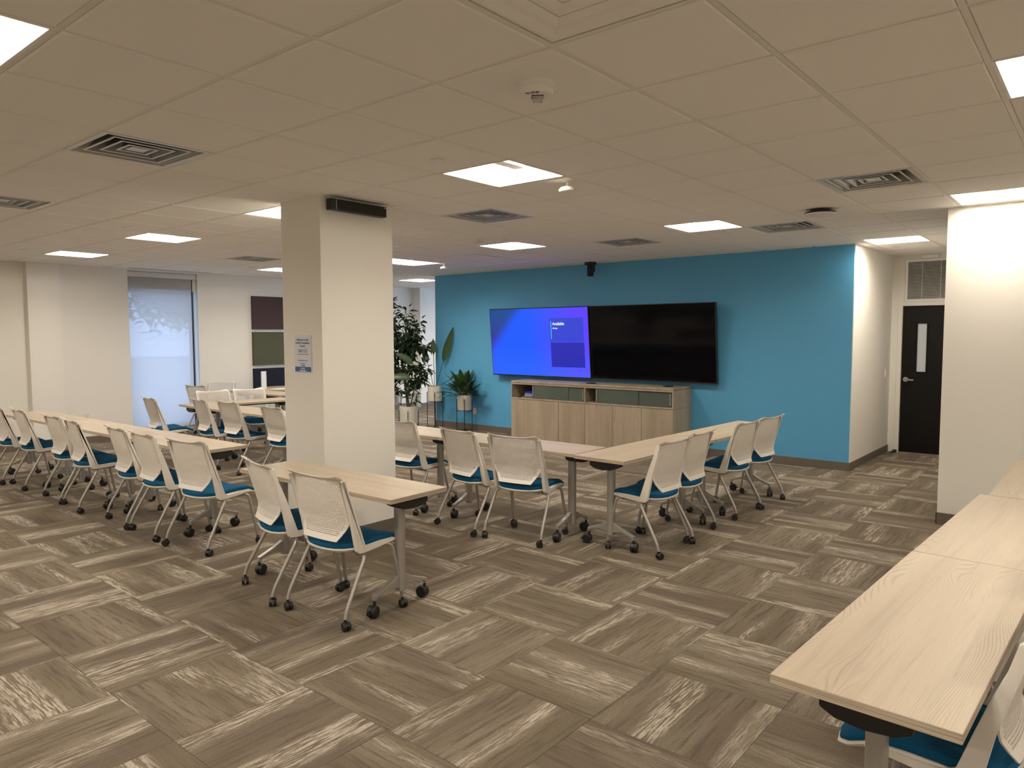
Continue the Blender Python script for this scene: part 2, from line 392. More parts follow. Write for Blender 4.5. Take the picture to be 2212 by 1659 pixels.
# baseboards
def baseb(name, x0, x1, y0, y1, h=.10):
    return struct(MB().box(x0, x1, y0, y1, 0, h).build(name, M['base'], bevel=.002, seg=1))
baseb('baseboard_front', XB-.008, XB, YA-.006, YE+.012)
baseb('baseboard_alcove', XB-.008, XD, YA-.014, YA-.006)
baseb('baseboard_right', XR-.008, XR, Y0, YR+.008); baseb('baseboard_alcove_right', XR-.008, XD, YR, YR+.008)
baseb('baseboard_left', X0, 2.0, Y1-.008, Y1); baseb('baseboard_left_column', 1.992, 2.438, Y1-.148, Y1-.14)
baseb('baseboard_left_middle', 2.43, WX0, Y1-.008, Y1); baseb('baseboard_left_far', WX1, 8.05, Y1-.008, Y1)
baseb('baseboard_far', 8.05, 9.75, YF-.008, YF); baseb('baseboard_far_column', 9.742, 10.358, YF-.258, YF-.25); baseb('baseboard_far_middle', 10.35, X1, YF-.008, YF)
pb = MB().box(PX0-.008, PX1+.008, PY0-.008, PY0, 0, .10); pb.box(PX0-.008, PX0, PY0, PY1, 0, .10); pb.box(PX1, PX1+.008, PY0, PY1, 0, .10); pb.box(PX0-.008, PX1+.008, PY1, PY1+.008, 0, .10)
struct(pb.build('baseboard_pillar', M['base']))

# ceiling: slab, grid bars, tiles
ceil = struct(MB().box(X0-.2, X1+.2, Y0-.2, YF+.3, CH+.24, CH+.36).build('ceiling', M['slab']))
LIGHTS = [(-2,1),(3,-4),(8,-3),(3,1),(8,1),(12,-1),(8,5),(9,9),(13,13),(3,5),(3,9),(3,13),(8,13)]
LIGHTS_OUT = [(-2,-3),(-2,5),(-2,9),(-2,13),(-7,1),(-7,5),(-7,9),(-7,-3),(3,-8),(-2,-8),(-7,-8),(8,9),(14,9),(14,5),(18,12)]
VENTS = [(0,3),(0,7),(6,-2),(9,0),(9,3),(5,3),(6,11)]
RETURN = (0,-2); PANEL = (9,7)
special = set(LIGHTS+LIGHTS_OUT+VENTS+[RETURN, PANEL])
for k in range(math.ceil(Y0/G), math.floor(YF/G)+1):
    MB().box(X0-.1, X1+.1, k*G-.012, k*G+.012, CH, CH+.03).build('grid_bar', M['grid'], ceil)
gb = MB().box(-.012, .012, Y0-.1, YF+.2, CH+.0006, CH+.03).mesh('grid_bar', M['grid'])
for m in range(math.ceil(X0/G), math.floor(X1/G)+1): link('grid_bar', gb, ceil, (m*G, 0, 0))
def ceil_tile():
    b = MB(); h0, h1 = .284, .291
    b.add([(-h1,-h1,0),(h1,-h1,0),(h1,h1,0),(-h1,h1,0),(-h0,-h0,-.006),(h0,-h0,-.006),(h0,h0,-.006),(-h0,h0,-.006),(-h1,-h1,.02),(h1,-h1,.02),(h1,h1,.02),(-h1,h1,.02)],
          [(7,6,5,4),(0,1,5,4),(1,2,6,5),(2,3,7,6),(3,0,4,7),(8,9,1,0),(9,10,2,1),(10,11,3,2),(11,8,0,3),(8,11,10,9)])
    return b
tmesh = ceil_tile().mesh('ceiling_tile', M['tile'])
cells = []
for m in range(math.floor(X0/G)-1, math.ceil(X1/G)+1):
    for k in range(math.floor(Y0/G)-1, math.ceil(YF/G)+1):
        if (m, k) in special: continue
        c = ((m+.5)*G, (k+.5)*G, CH)
        z = in_view(c, .12)
        hid = (c[0] > XB+.3 and YA+.3 < c[1] < YE-.3) or (c[0] > XR+.3 and c[1] < YR-.3) or c[0] > XD+.3 and c[1] < YE
        cells.append((z if z and not hid else 99, m, k, c))
cells.sort(); rest = MB()
for n, (z, m, k, c) in enumerate(cells):
    if n < 300 and z < 90: link('ceiling_tile', tmesh, ceil, c)
    else:
        t = ceil_tile(); rest.add([(v[0]+c[0], v[1]+c[1], v[2]+c[2]) for v in t.v], t.f)
o = rest.build('ceiling_tile_field', M['tile'], ceil); o['kind'] = 'stuff'

# ================================================================ ceiling lights, diffusers, devices
def make_light():
    t = thing('ceiling_light', '', 'light')
    h, z1 = .288, .075
    f = MB()
    for a in ((-h-.008, h+.008, -h-.008, -h+.006), (-h-.008, h+.008, h-.006, h+.008), (-h-.008, -h+.006, -h, h), (h-.006, h+.008, -h, h)):
        f.box(*a, -.004, .12)
    f.box(-h, h, -h, h, .116, .12)
    f.build('frame', M['lamphouse'], t)
    xe = .165                                    # lenses slope from the sides up to the centre bar
    for s in (-1, 1):
        l = MB(); pr = [(h-.02, .066), (h-.06, .076), (.17, .088), (.10, .096), (.04, .100)]
        for (ya, za), (yb, zb) in zip(pr[:-1], pr[1:]):
            def ex(y): return .262-(.262-xe)*max(0, (h-.02-y))/(h-.06)
            l.add([(-ex(ya), s*ya, za), (ex(ya), s*ya, za), (ex(yb), s*yb, zb), (-ex(yb), s*yb, zb)], [(0, 1, 2, 3)])
        l.build('lens', M['lens'], t, fix=False)
        e = MB().add([(s*(h-.006), -h+.006, .055), (s*(h-.006), h-.006, .055), (s*.262, h-.02, .066), (s*xe, .04, .100), (s*xe, -.04, .100), (s*.262, -h+.02, .066)], [(0, 1, 2, 3, 4, 5)])
        e.build('end_reflector', M['lamphouse'], t, fix=False)
    MB().box(-xe-.01, xe+.01, -.045, .045, .066, .104).build('center_bar', M['lampbar'], t, bevel=.003)
    return t
LL = {(-2,1): 'blown-out square ceiling light cut off at the top left corner', (3,-4): 'square ceiling light cut off by the right edge, the upper one there',
 (8,-3): 'square ceiling light above the white wall at the right edge', (3,1): 'large square ceiling light near the middle beside a hanging white sensor',
 (8,1): 'square ceiling light above the right half of the blue wall', (12,-1): 'square ceiling light in the alcove in front of the black door',
 (8,5): 'square ceiling light above the left half of the blue wall', (9,9): 'square ceiling light just right of the pillar beside a small hanging sensor',
 (13,13): 'small far ceiling light beyond the blue wall, lowest right of the pillar', (3,5): 'square ceiling light half hidden behind the left side of the pillar top',
 (3,9): 'square ceiling light left of the pillar above the window', (3,13): 'square ceiling light farthest left, above the window wall column',
 (8,13): 'small far ceiling light touching the left edge of the pillar'}
l0 = make_light()
for n, (m, k) in enumerate(LIGHTS+LIGHTS_OUT):
    o = l0 if n == 0 else copy_tree(l0)
    o.location = ((m+.5)*G, (k+.5)*G, CH)
    LENS_SET = {(8,-3): 'lens_dim', (3,-8): 'lens_boost', (14,9): 'lens_boost', (14,5): 'lens_boost', (18,12): 'lens_boost'}
    if (m, k) in LENS_SET:                             # one lamp dimmed to spare its wall, unseen ones boosted as fill light
        for c in o.children:
            if c.name.startswith('lens'): c.data = c.data.copy(); c.data.materials[0] = M[LENS_SET[(m, k)]]
    o['label'] = LL.get((m, k), 'recessed square ceiling light outside the view'); o['group'] = 'recessed ceiling lights'

def make_vent():
    t = thing('air_diffuser', '', 'vent')
    h = .2935
    b = MB()
    for a in ((-h, h, -h, -h+.03), (-h, h, h-.03, h), (-h, -h+.03, -h+.03, h-.03), (h-.03, h, -h+.03, h-.03)): b.box(*a, -.003, .012)
    b.build('rim', M['vent'], t)
    d = MB()
    for s in range(4):
        c, s_ = [(1,0),(0,1),(-1,0),(0,-1)][s]
        def P(a, bb, z): return (a*c-bb*s_, a*s_+bb*c, z)
        d.add([P(h-.03, -h+.03, .01), P(h-.03, h-.03, .01), P(h-.08, h-.08, .13), P(h-.08, -h+.08, .13)], [(0, 1, 2, 3)])
    d.build('throat', M['vent'], t, fix=False)
    MB().box(-.25, .25, -.25, .25, .13, .135).build('duct', M['ventdark'], t)
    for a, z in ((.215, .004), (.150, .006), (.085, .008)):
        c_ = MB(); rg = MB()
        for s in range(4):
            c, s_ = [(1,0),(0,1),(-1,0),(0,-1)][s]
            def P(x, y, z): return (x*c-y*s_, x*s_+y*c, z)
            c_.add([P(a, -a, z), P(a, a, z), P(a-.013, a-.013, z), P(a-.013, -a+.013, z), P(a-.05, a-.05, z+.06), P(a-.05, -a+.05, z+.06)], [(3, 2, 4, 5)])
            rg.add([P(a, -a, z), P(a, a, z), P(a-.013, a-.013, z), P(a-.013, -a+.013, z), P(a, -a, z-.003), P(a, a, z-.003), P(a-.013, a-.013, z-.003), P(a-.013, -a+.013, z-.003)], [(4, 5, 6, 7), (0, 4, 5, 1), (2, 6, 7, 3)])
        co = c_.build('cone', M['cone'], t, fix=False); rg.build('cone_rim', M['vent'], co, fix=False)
    MB().box(-.05, .05, -.045, .045, .006, .012).build('center_plate', M['vent'], t, bevel=.003)
    return t
VL = {(0,3): 'large square ceiling air diffuser at upper left showing dark duct', (0,7): 'ceiling air diffuser cut off by the left edge',
 (6,-2): 'ceiling air diffuser at upper right with bright shiny cones', (9,0): 'ceiling air diffuser right of the black ceiling access point',
 (9,3): 'ceiling air diffuser in front of the middle of the blue wall', (5,3): 'ceiling air diffuser right of the pillar speaker', (6,11): 'small far ceiling air diffuser left of the pillar'}
v0 = make_vent()
for n, c in enumerate(VENTS):
    o = v0 if n == 0 else copy_tree(v0)
    o.location = ((c[0]+.5)*G, (c[1]+.5)*G, CH); tag(o, VL[c], 'vent', 'square ceiling air diffusers')
t = thing('return_air_diffuser', 'large stepped ceiling air grille cut off by the top edge', 'vent', ((RETURN[0]+.5)*G, (RETURN[1]+.5)*G, CH))
for n, a in enumerate((.288, .235, .18, .125)):
    b = MB(); zo = .002+.013*n; w = .020
    for s in range(4):
        c, s_ = [(1,0),(0,1),(-1,0),(0,-1)][s]
        def P(x, y, z): return (x*c-y*s_, x*s_+y*c, z)
        b.add([P(a, -a, zo), P(a, a, zo), P(a-w, a-w, zo), P(a-w, -a+w, zo), P(a-.053, a-.053, zo+.013), P(a-.053, -a+.053, zo+.013)], [(0, 1, 2, 3), (3, 2, 4, 5)])
    b.build('step', M['tile'], t, fix=False)
MB().box(-.075, .075, -.075, .075, .053, .06).build('center_plate', M['tile'], t)
t = thing('ceiling_panel', 'plain square ceiling access panel with a dark outline near the far sensor', 'panel', ((PANEL[0]+.5)*G, (PANEL[1]+.5)*G, CH))
MB().box(-.285, .285, -.285, .285, -.003, .01).build('panel_plate', M['tile'], t)
b = MB()
for a in ((-.293, .293, -.293, -.286), (-.293, .293, .286, .293), (-.293, -.286, -.286, .286), (.286, .293, -.286, .286)): b.box(*a, -.001, .012)
b.build('gasket', M['ventdark'], t)
t = thing('slot_diffuser', 'long dark linear slot vent in the ceiling above the window', 'vent', (0, 0, CH))
MB().box(3.35, 4.75, 9.60, 9.68, -.007, .01).build('slot_frame', M['grid'], t)
MB().box(3.37, 4.73, 9.615, 9.645, -.009, .0).build('slot_opening', M['ventdark'], t)

def pod(m, k, label, s=1.0):
    t = thing('ceiling_sensor', label, 'sensor', (m*G, k*G, CH), 0, 'white dome sensors hanging from the ceiling')
    MB().lathe([(.026, 0), (.024, -.006), (.011, -.008), (.011, -.045)], 16, (0, 0, -.004)).build('stem', M['plastic'], t, smooth=True)
    MB().lathe([(.014, -.038), (.045, -.046), (.058, -.060), (.062, -.072)], 24).build('dome', M['plastic'], t, smooth=True)
    MB().lathe([(.060, -.071), (.054, -.077), (.02, -.080)], 24).build('face', M['lamphouse'], t, smooth=True)
pod(4.22, 1.16, 'white dome sensor hanging beside the large middle ceiling light')
pod(7.2, 5.2, 'grey dome sensor hanging just left of the far light over the blue wall')
pod(10.15, 9.05, 'small far dome sensor hanging by the light right of the pillar')
for (m, k, lb) in ((2.55, 1.55, 'flat round white sprinkler cover left of the large middle ceiling light'), (9.3, 1.42, 'flat round sprinkler cover behind the light over the blue wall'),
                   (13.6, -.25, 'flat round sprinkler cover in the alcove ceiling'), (2.48, 8.55, 'flat round sprinkler cover above the light left of the pillar'),
                   (2.46, 13.3, 'flat round sprinkler cover near the left edge of the ceiling'), (7.5, 13.35, 'flat round sprinkler cover beside the pillar edge light'), (9.3, 8.12, 'flat round sprinkler cover beside the plain access panel')):
    tag(MB().lathe([(.041, -.003), (.043, -.008), (.039, -.012)], 24, (m*G, k*G, CH-.004)).build('sprinkler_cover', M['tile'], smooth=True), lb, 'sprinkler', 'round sprinkler covers')
t = thing('fire_alarm', 'round white ceiling fire alarm strobe with red lettering', 'fire alarm', (1.45*G, -.54*G, CH-.006), YAW)
MB().lathe([(.080, .002), (.080, -.004), (.077, -.022), (.073, -.024)], 40).build('base_ring', M['lamphouse'], t, smooth=True)
MB().lathe([(.0725, -.02), (.0715, -.043), (.0665, -.0495), (.02, -.0502)], 40).build('body', M['lamphouse'], t, smooth=True)
MB().box(-.012, .034, -.026, .018, -.070, -.046).build('strobe_lens', plain('strobe', (.62, .60, .60), .12, .5), t, bevel=.004)
MB().box(-.015, .037, -.029, .021, -.0525, -.047).build('lens_seat', M['black'], t)
for n, ch in enumerate('FIRE'):                # letters on an arc on the underside, read from below
    ph = R(-50+n*17); c_, s_ = math.cos(ph), math.sin(ph); q = .040
    text('letter', ch, .027, M['red'], t, Matrix(((s_, -c_, 0, -q*c_), (-c_, -s_, 0, -q*s_), (0, 0, -1, -.0506), (0, 0, 0, 1))), 'CENTER', .0006)
t = thing('access_point', 'round ceiling access point with black base and pale face', 'access point', (8.05*G, -.46*G, CH-.006))
MB().lathe([(.085, .002), (.085, -.018), (.125, -.026), (.128, -.036)], 32).build('base', M['black'], t, smooth=True)
MB().lathe([(.128, -.036), (.122, -.046), (.06, -.052), (.02, -.053)], 32).build('cover', M['plastic'], t, smooth=True)
t = thing('ceiling_camera', 'black cylinder camera hanging from the ceiling before the blue wall', 'camera', (7.42, 3.72, CH))
MB().prism([(.09*math.cos(R(a)), .09*math.sin(R(a))) for a in range(22, 382, 45)], -.045, -.004, 'z').build('mount_plate', M['black'], t, bevel=.004)
MB().lathe([(.03, -.04), (.047, -.05), (.047, -.20), (.040, -.21)], 24).build('barrel', M['soot'], t, smooth=True)
MB().box(-.02, .02, -.066, -.04, -.15, -.05).build('bracket', M['black'], t)

# ================================================================ window, shade, outside
w = struct(MB().box(WX0, WX1, Y1+.20, Y1+.21, WZ0, 2.41).build('window_1', M['glass']))
b = MB()
for a in ((WX0, WX0+.05, WZ0, 2.42), (WX1-.05, WX1, WZ0, 2.42)): b.box(a[0], a[1], Y1+.17, Y1+.24, a[2], a[3])
b.box(WX0, WX1, Y1+.17, Y1+.24, WZ0, WZ0+.05); b.box(WX0, WX1, Y1+.17, Y1+.24, 2.36, 2.42)
b.build('window_frame', M['dark'], w)
MB().box(WX0, WX1, Y1-.02, Y1+.17, WZ0-.03, WZ0).build('window_sill', M['white'], w)
w2 = struct(MB().box(11.2, 14.4, YF+.1, YF+.11, .3, 2.5).build('window_2', M['glass']))
b = MB(); b.box(11.2, 11.25, YF+.07, YF+.14, .3, 2.5).box(14.35, 14.4, YF+.07, YF+.14, .3, 2.5).box(12.77, 12.83, YF+.07, YF+.14, .3, 2.5)
b.build('window_frame', M['dark'], w2)
t = thing('roller_shade', 'pale translucent roller shade lowered over the tall window', 'blind', (WX0, Y1+.05, 0))
MB().box(.012, 1.045, -.01, -.0085, WZ0+.02, 2.61).build('shade_fabric', M['shade'], t)
MB().box(.0, 1.135, -.03, .06, 2.60, 2.685).build('cassette', M['vent'], t, bevel=.004)
MB().box(.012, 1.045, -.018, -.002, WZ0+.005, WZ0+.03).build('hem_bar', M['vent'], t)
MB().box(1.06, 1.075, .0, .05, WZ0, 2.60).build('side_channel', M['dark'], t)
struct(MB().box(-30, 50, 11, 70, -.6, -.4).build('ground_outside', plain('pale_concrete', (.5, .52, .55), .9, noise=.1, nscale=.5)))
def leaf_quad(b, p, d, up, ln, wd, fold=.25, droop=.15):
    d = d.normalized(); s = d.cross(up);  s = s.normalized() if s.length > 1e-4 else Vector((1, 0, 0)); n = s.cross(d)
    pts = [p, p+d*ln*.35+s*wd*.5+n*wd*fold, p+d*ln*.35-n*0, p+d*ln*.35-s*wd*.5+n*wd*fold, p+d*ln*.72+s*wd*.34+n*wd*fold*.6-n*ln*droop*.3, p+d*ln*.72-n*ln*droop*.4, p+d*ln*.72-s*wd*.34+n*wd*fold*.6-n*ln*droop*.3, p+d*ln-n*ln*droop]
    b.add(pts, [(0, 1, 2), (0, 2, 3), (1, 4, 5, 2), (2, 5, 6, 3), (4, 7, 5), (5, 7, 6)])
def outdoor_tree():
    t = thing('street_tree', 'leafy tree outside, blurred behind the roller shade', 'tree', (8.2, 16.2, -.4))
    rng = random.Random(3); b = MB(); f = MB()
    b.tube([(1.2, 0, 0), (1.0, .1, 1.6), (.6, 0, 3.0)], [.16, .13, .1], 8)
    for i in range(22):
        a = rng.uniform(0, 6.28) if i < 8 else rng.uniform(2.4, 3.9); z0 = rng.uniform(2.4, 3.2); p0 = Vector((.7, 0, z0))
        p1 = p0+Vector((math.cos(a)*1.4, math.sin(a)*1.0, rng.uniform(-.1, .5))); p2 = p1+Vector((math.cos(a)*1.2, math.sin(a)*.6, rng.uniform(-.5, .3)))
        b.tube([p0, p1, p2], [.05, .035, .012], 5)
        for _ in range(110):
            q = p1.lerp(p2, rng.uniform(-.4, 1.1))+Vector((rng.gauss(0, .28), rng.gauss(0, .28), rng.gauss(0, .22)))
            leaf_quad(f, q, Vector((rng.gauss(0, 1), rng.gauss(0, 1), rng.gauss(0, .6))), Vector((0, 0, 1)), .22, .12)
    b.build('branches', M['bark'], t); o = f.build('foliage', M['leaf2'], t, fix=False); o['kind'] = 'stuff'
outdoor_tree()

# ================================================================ door, grille, wall fittings
d = struct(bpy.data.objects.new('door_1', None)); COL.objects.link(d); d.location = (XD, 0, 0)
gy0, gy1, gz0, gz1 = -.30, -.188, 1.13, 1.79
b = MB()
b.box(.03, .074, DY0+.004, gy0, .008, DZ).box(.03, .074, gy1, DY1-.004, .008, DZ).box(.03, .074, gy0, gy1, .008, gz0).box(.03, .074, gy0, gy1, gz1, DZ)
b.build('door_leaf', M['door'], d)
b = MB()
for a in ((gy0-.02, gy0, gz0-.02, gz1+.02), (gy1, gy1+.02, gz0-.02, gz1+.02)): b.box(.022, .08, *a)
b.box(.022, .08, gy0, gy1, gz0-.02, gz0).box(.022, .08, gy0, gy1, gz1, gz1+.02)
b.build('glass_stop', M['door'], d, bevel=.003)
MB().box(.049, .055, gy0, gy1, gz0, gz1).build('pane', plain('frosted_pane', (.62, .66, .72), .35), d)
b = MB()
b.box(-.012, .09, DY1, DY1+.055, 0, DZ+.055).box(-.012, .09, DY0-.055, DY0, 0, DZ+.055).box(-.012, .09, DY0, DY1, DZ, DZ+.055)
b.box(.075, .10, DY1-.015, DY1, 0, DZ).box(.075, .10, DY0, DY0+.015, 0, DZ)
b.build('door_frame', M['white'], d, bevel=.003)
hd = MB().cyl((.03, -.063, 1.02), (.018, -.063, 1.02), .033, 24).build('rose', M['chrome'], d, smooth=True)
MB().tube([(.02, -.063, 1.02), (-.02, -.063, 1.02), (-.03, -.075, 1.02), (-.032, -.17, 1.015)], [.011, .011, .012, .010], 10).build('lever', M['chrome'], hd, smooth=True)
MB().box(.02, .09, DY0, DY1, 0, .010).build('threshold', M['chrome'], d)
t = thing('air_grille', 'white louvered wall grille above the black door', 'grille', (XD, -.33, 2.372))
b = MB(); b.box(-.012, .0, .275, .305, -.285, .285).box(-.012, 0, -.305, -.275, -.285, .285).box(-.012, 0, -.275, .275, .25, .285).box(-.012, 0, -.275, .275, -.285, -.25)
b.build('grille_frame', M['lamphouse'], t, bevel=.002)
sl = MB().add([(-.010, -.275, -.006), (-.010, .275, -.006), (-.002, .275, .0045), (-.002, -.275, .0045), (-.0088, -.275, -.0068), (-.0088, .275, -.0068), (-.0008, .275, .0037), (-.0008, -.275, .0037)],
              [(0, 1, 2, 3), (7, 6, 5, 4), (0, 3, 7, 4), (1, 5, 6, 2), (3, 2, 6, 7), (0, 4, 5, 1)]).mesh('slat', M['vent'])
for i in range(26): link('slat', sl, t, (0, 0, -.238+i*.019))
MB().box(-.0008, .0, -.275, .275, -.25, .25).build('duct_back', M['ventdark'], t)
for y in (.10, -.12): MB().box(-.0125, -.010, y-.003, y+.003, -.25, .25).build('mullion', M['vent'], t)
tag(MB().box(XD-.05, XD, -.42, -.22, 2.662, 2.708).build('wall_sounder', M['lamphouse'], bevel=.006), 'small white box on the wall just under the alcove ceiling', 'box')
t = MB().add([(XD-.15, .05, 0), (XD-.02, .01, 0), (XD-.02, .05, 0), (XD-.15, .085, 0), (XD-.145, .055, .008), (XD-.02, .01, .04), (XD-.02, .05, .04), (XD-.145, .08, .008)],
             [(0, 3, 2, 1), (4, 5, 6, 7), (0, 1, 5, 4), (1, 2, 6, 5), (2, 3, 7, 6), (3, 0, 4, 7)]).build('door_wedge', M['black'])
tag(t, 'black rubber door wedge on the carpet by the door frame', 'door stop')
def plate(name, label, cat, pos, face, parts='outlet', grp='white wall plates', w_=.07, h_=.115):
    t = thing(name, label, cat, pos, 0, grp)
    def bx(a, b_, z0, z1, d0, d1, nm, mat):
        m = MB()
        if face == 'x': m.box(-d1, -d0, a, b_, z0, z1)
        else: m.box(a, b_, -d1, -d0, z0, z1)
        return m.build(nm, mat, t, bevel=.0012 if nm == 'cover_plate' else 0)
    bx(-w_/2, w_/2, -h_/2, h_/2, 0, .006, 'cover_plate', M['plastic'])
    if parts == 'outlet':
        for z in (.024, -.024): bx(-.016, .016, z-.015, z+.015, .006, .0085, 'receptacle', M['lamphouse'])
        for z in (.024, -.024):
            for y in (-.007, .007): bx(y-.0014, y+.0014, z-.004, z+.006, .0085, .0088, 'slot', M['black'])
    elif parts == 'jack': bx(-.010, .010, -.012, .008, .006, .0075, 'port', M['black'])
    else: bx(-.012, .012, -.03, .03, .006, .011, 'rocker', M['lamphouse'])
plate('wall_outlet', 'white outlet plate on the blue wall behind the small leafy plant stand', 'outlet', (XB, 6.25, .33), 'x')
plate('wall_outlet', 'white outlet plate low on the blue wall between two right-hand chairs', 'outlet', (XB, 1.256, .40), 'x')
plate('wall_outlet', 'white data plate on the far white wall, left of the pair behind the plants', 'outlet', (9.3, YF, .375), 'y', 'jack')
plate('wall_outlet', 'white outlet plate on the far white wall, right of the pair behind the plants', 'outlet', (9.42, YF, .37), 'y')
plate('wall_outlet', 'white data plate low on the wall at the left edge under the table', 'outlet', (1.757, Y1, .366), 'y', 'jack', w_=.085)
plate('wall_outlet', 'white data plate with black port just above the left tabletop', 'outlet', (2.763, Y1, .39), 'y', 'jack', w_=.085)
plate('wall_outlet', 'plain white plate left of the black-port plate above the left tabletop', 'outlet', (2.60, Y1, .385), 'y', 'switch')
plate('light_switch', 'white light switch plate on the alcove side wall beside the door', 'switch', (9.295, YA-.006, 1.106), 'y', 'switch')
plate('wall_outlet', 'white outlet plate low on the pillar under the table', 'outlet', (2.26, PY0, .42), 'y')
# acoustic panels
for nm, z0, z1, mt, lb in (('acoustic_panel', 1.765, 2.365, 'purple', 'plum brown felt wall panel, top of the three on the window wall'),
                           ('acoustic_panel', 1.105, 1.715, 'green', 'moss green felt wall panel, middle of the three on the window wall'),
                           ('acoustic_panel', .44, 1.045, 'navy', 'navy felt wall panel, lowest of the three behind the far table')):
    tag(MB().box(5.575, 6.265, Y1-.05, Y1, z0, z1).build(nm, M[mt], bevel=.006), lb, 'wall panel', 'felt panels on the window wall')
# sign on the pillar
t = thing('pillar_sign', 'white and blue welcome sign in a clear holder on the pillar', 'sign', (PX0, 0, 0))
MB().box(-.006, -.001, 2.545, 2.770, 1.358, 1.652).build('holder', M['paper'], t, bevel=.001)
MB().box(-.0075, -.006, 2.552, 2.763, 1.405, 1.638).build('paper_sheet', plain('sheet', (.70, .72, .78), .6), t)
bl = MB().box(-.0085, -.006, 2.553, 2.762, 1.366, 1.404).build('blue_footer', M['inkblue'], t)
yc = 2.658
def sgn(s, z, size, mat='ink', bold=.0, sx=1.0): text('lettering', s, size, M[mat], t, face_negx(-.0079 if z > 1.405 else -.0089, yc, z), 'CENTER', bold, sx)
sgn('Welcome to the', 1.609, .024, bold=.0003); sgn('OnPath Foundation', 1.585, .024, bold=.0003); sgn('Room!', 1.561, .024, bold=.0003)
sgn('Complimentary WiFi is', 1.533, .0135); sgn('available for your use', 1.519, .0135); sgn('Scan the QR code to connect to the network', 1.501, .0078)
sgn('OnPath Foundation Guest', 1.450, .0125, 'inkblue'); sgn('Network password', 1.428, .009); sgn('OnPath', 1.409, .018, 'inkblue', .0003)
sgn('OnPath', 1.384, .019, 'paper', .0003)
MB().box(-.0092, -.0085, 2.615, 2.700, 1.370, 1.377).build('white_bar', M['paper'], bl)
MB().box(-.0079, -.0075, 2.59, 2.725, 1.552, 1.5527).build('rule', M['base'], t)
# sound bar on the pillar
t = thing('sound_bar', 'black sound bar mounted under the ceiling on the pillar', 'speaker', (2.065, PY0, 2.645))
MB().box(-.270, .270, -.082, -.018, -.042, .040).build('cabinet', M['black'], t, bevel=.004)
MB().box(-.222, .266, -.0845, -.081, -.037, .036).build('speaker_cloth', M['soot'], t)
MB().box(-.226, -.222, -.085, -.081, -.038, .037).build('trim_line', M['chrome'], t)
MB().box(-.03, .03, -.022, .0, -.02, .045).build('bracket', M['dark'], t)
MB().box(.242, .262, -.0852, -.084, .026, .031).build('badge', M['paper'], t)
MB().box(.008, .013, -.0852, -.084, .027, .031).build('indicator', M['paper'], t)

# ================================================================ tables
def caster_mb(r, wd, brake=False, ang=0.0):
    """twin wheel caster, stem top at origin, swivel turned by ang"""
    b = MB(); c, s = math.cos(ang), math.sin(ang); off = r*.45; zc = -.018-r
    def T(x, y, z): return (c*x-s*y, s*x+c*y, z)
    for sg in (-1, 1):
        y0 = sg*wd*.10; y1 = sg*wd*.5
        n = 14; vs_ = []
        for (rr, yy) in ((r*.55, y0), (r, y0), (r, y0+(y1-y0)*.75), (r*.88, y1), (r*.35, y1)):
            for k in range(n):
                a = 2*math.pi*k/n; vs_.append(T(off+rr*math.cos(a), yy, zc+rr*math.sin(a)))
        fs_ = [(i*n+k, i*n+(k+1) % n, (i+1)*n+(k+1) % n, (i+1)*n+k) for i in range(4) for k in range(n)] + [tuple(range(n)), tuple(4*n+k for k in range(n))]
        b.add(vs_, fs_)
    hood = []; n = 8
    for k in range(n+1):
        a = R(20)+k*R(150)/n; hood.append((off+r*1.06*math.cos(a), zc+r*1.06*math.sin(a)))
    inner = [(off+r*.5*math.cos(R(20)+k*R(150)/n), zc+r*.5*math.sin(R(20)+k*R(150)/n)) for k in range(n, -1, -1)]
    m = len(hood)
    poly = hood+inner; P0 = [T(x, -wd*.12, z) for x, z in poly]; P1 = [T(x, wd*.12, z) for x, z in poly]; L = len(poly)
    fs_ = [(i, (i+1) % L, L+(i+1) % L, L+i) for i in range(L)]
    for i in range(m-1):
        fs_ += [(i, i+1, L-2-i, L-1-i), (L+i, L+L-1-i, L+L-2-i, L+i+1)]
    b.add(P0+P1, fs_)
    b.tube([T(0, 0, .0), T(0, 0, -.022-r*.2)], .009, 8)
    if brake:
        bb = MB().box(off+r*.7, off+r*1.45, -wd*.3, wd*.3, zc-r*.12, zc+r*.06); b.add([T(*v) for v in bb.v], bb.f)
    return b
rngc = random.Random(11)
TABCAST = [caster_mb(.037, .052, i % 2 == 1, a).mesh('caster', M['black'], smooth=True) for i, a in enumerate((.3, 1.9, 3.6, 5.1))]
TZ = .725
def leg_arm_mb(s):
    """one foot arm of a T leg, towards local y*s"""
    p = [(.022, .20), (.03, .205), (.10, .168), (.195, .132), (.212, .128), (.212, .098), (.198, .098), (.192, .112), (.10, .138), (.022, .125)]
    return MB().prism([(s*a, z) for a, z in p], -.017, .017, 'x')
ARM = {s: leg_arm_mb(s).mesh('foot_arm', M['metal'], bevel=.003) for s in (-1, 1)}
POST = MB().add([], [])
_o = [(.020*math.cos(R(a))*1.0 + (.014 if math.cos(R(a)) > 0 else -.014), .026*math.sin(R(a))) for a in range(0, 360, 20)]
POSTM = MB().prism(_o, .105, TZ-.07, 'z').mesh('post', M['metal'], smooth=True)
_h = [(-.115, TZ-.029), (.115, TZ-.029), (.115, TZ-.072), (.075, TZ-.092), (.0, TZ-.100), (-.075, TZ-.092), (-.115, TZ-.072)]
HOUS = MB().prism(_h, -.06, .06, 'x').mesh('hinge_housing', M['black'], bevel=.006)
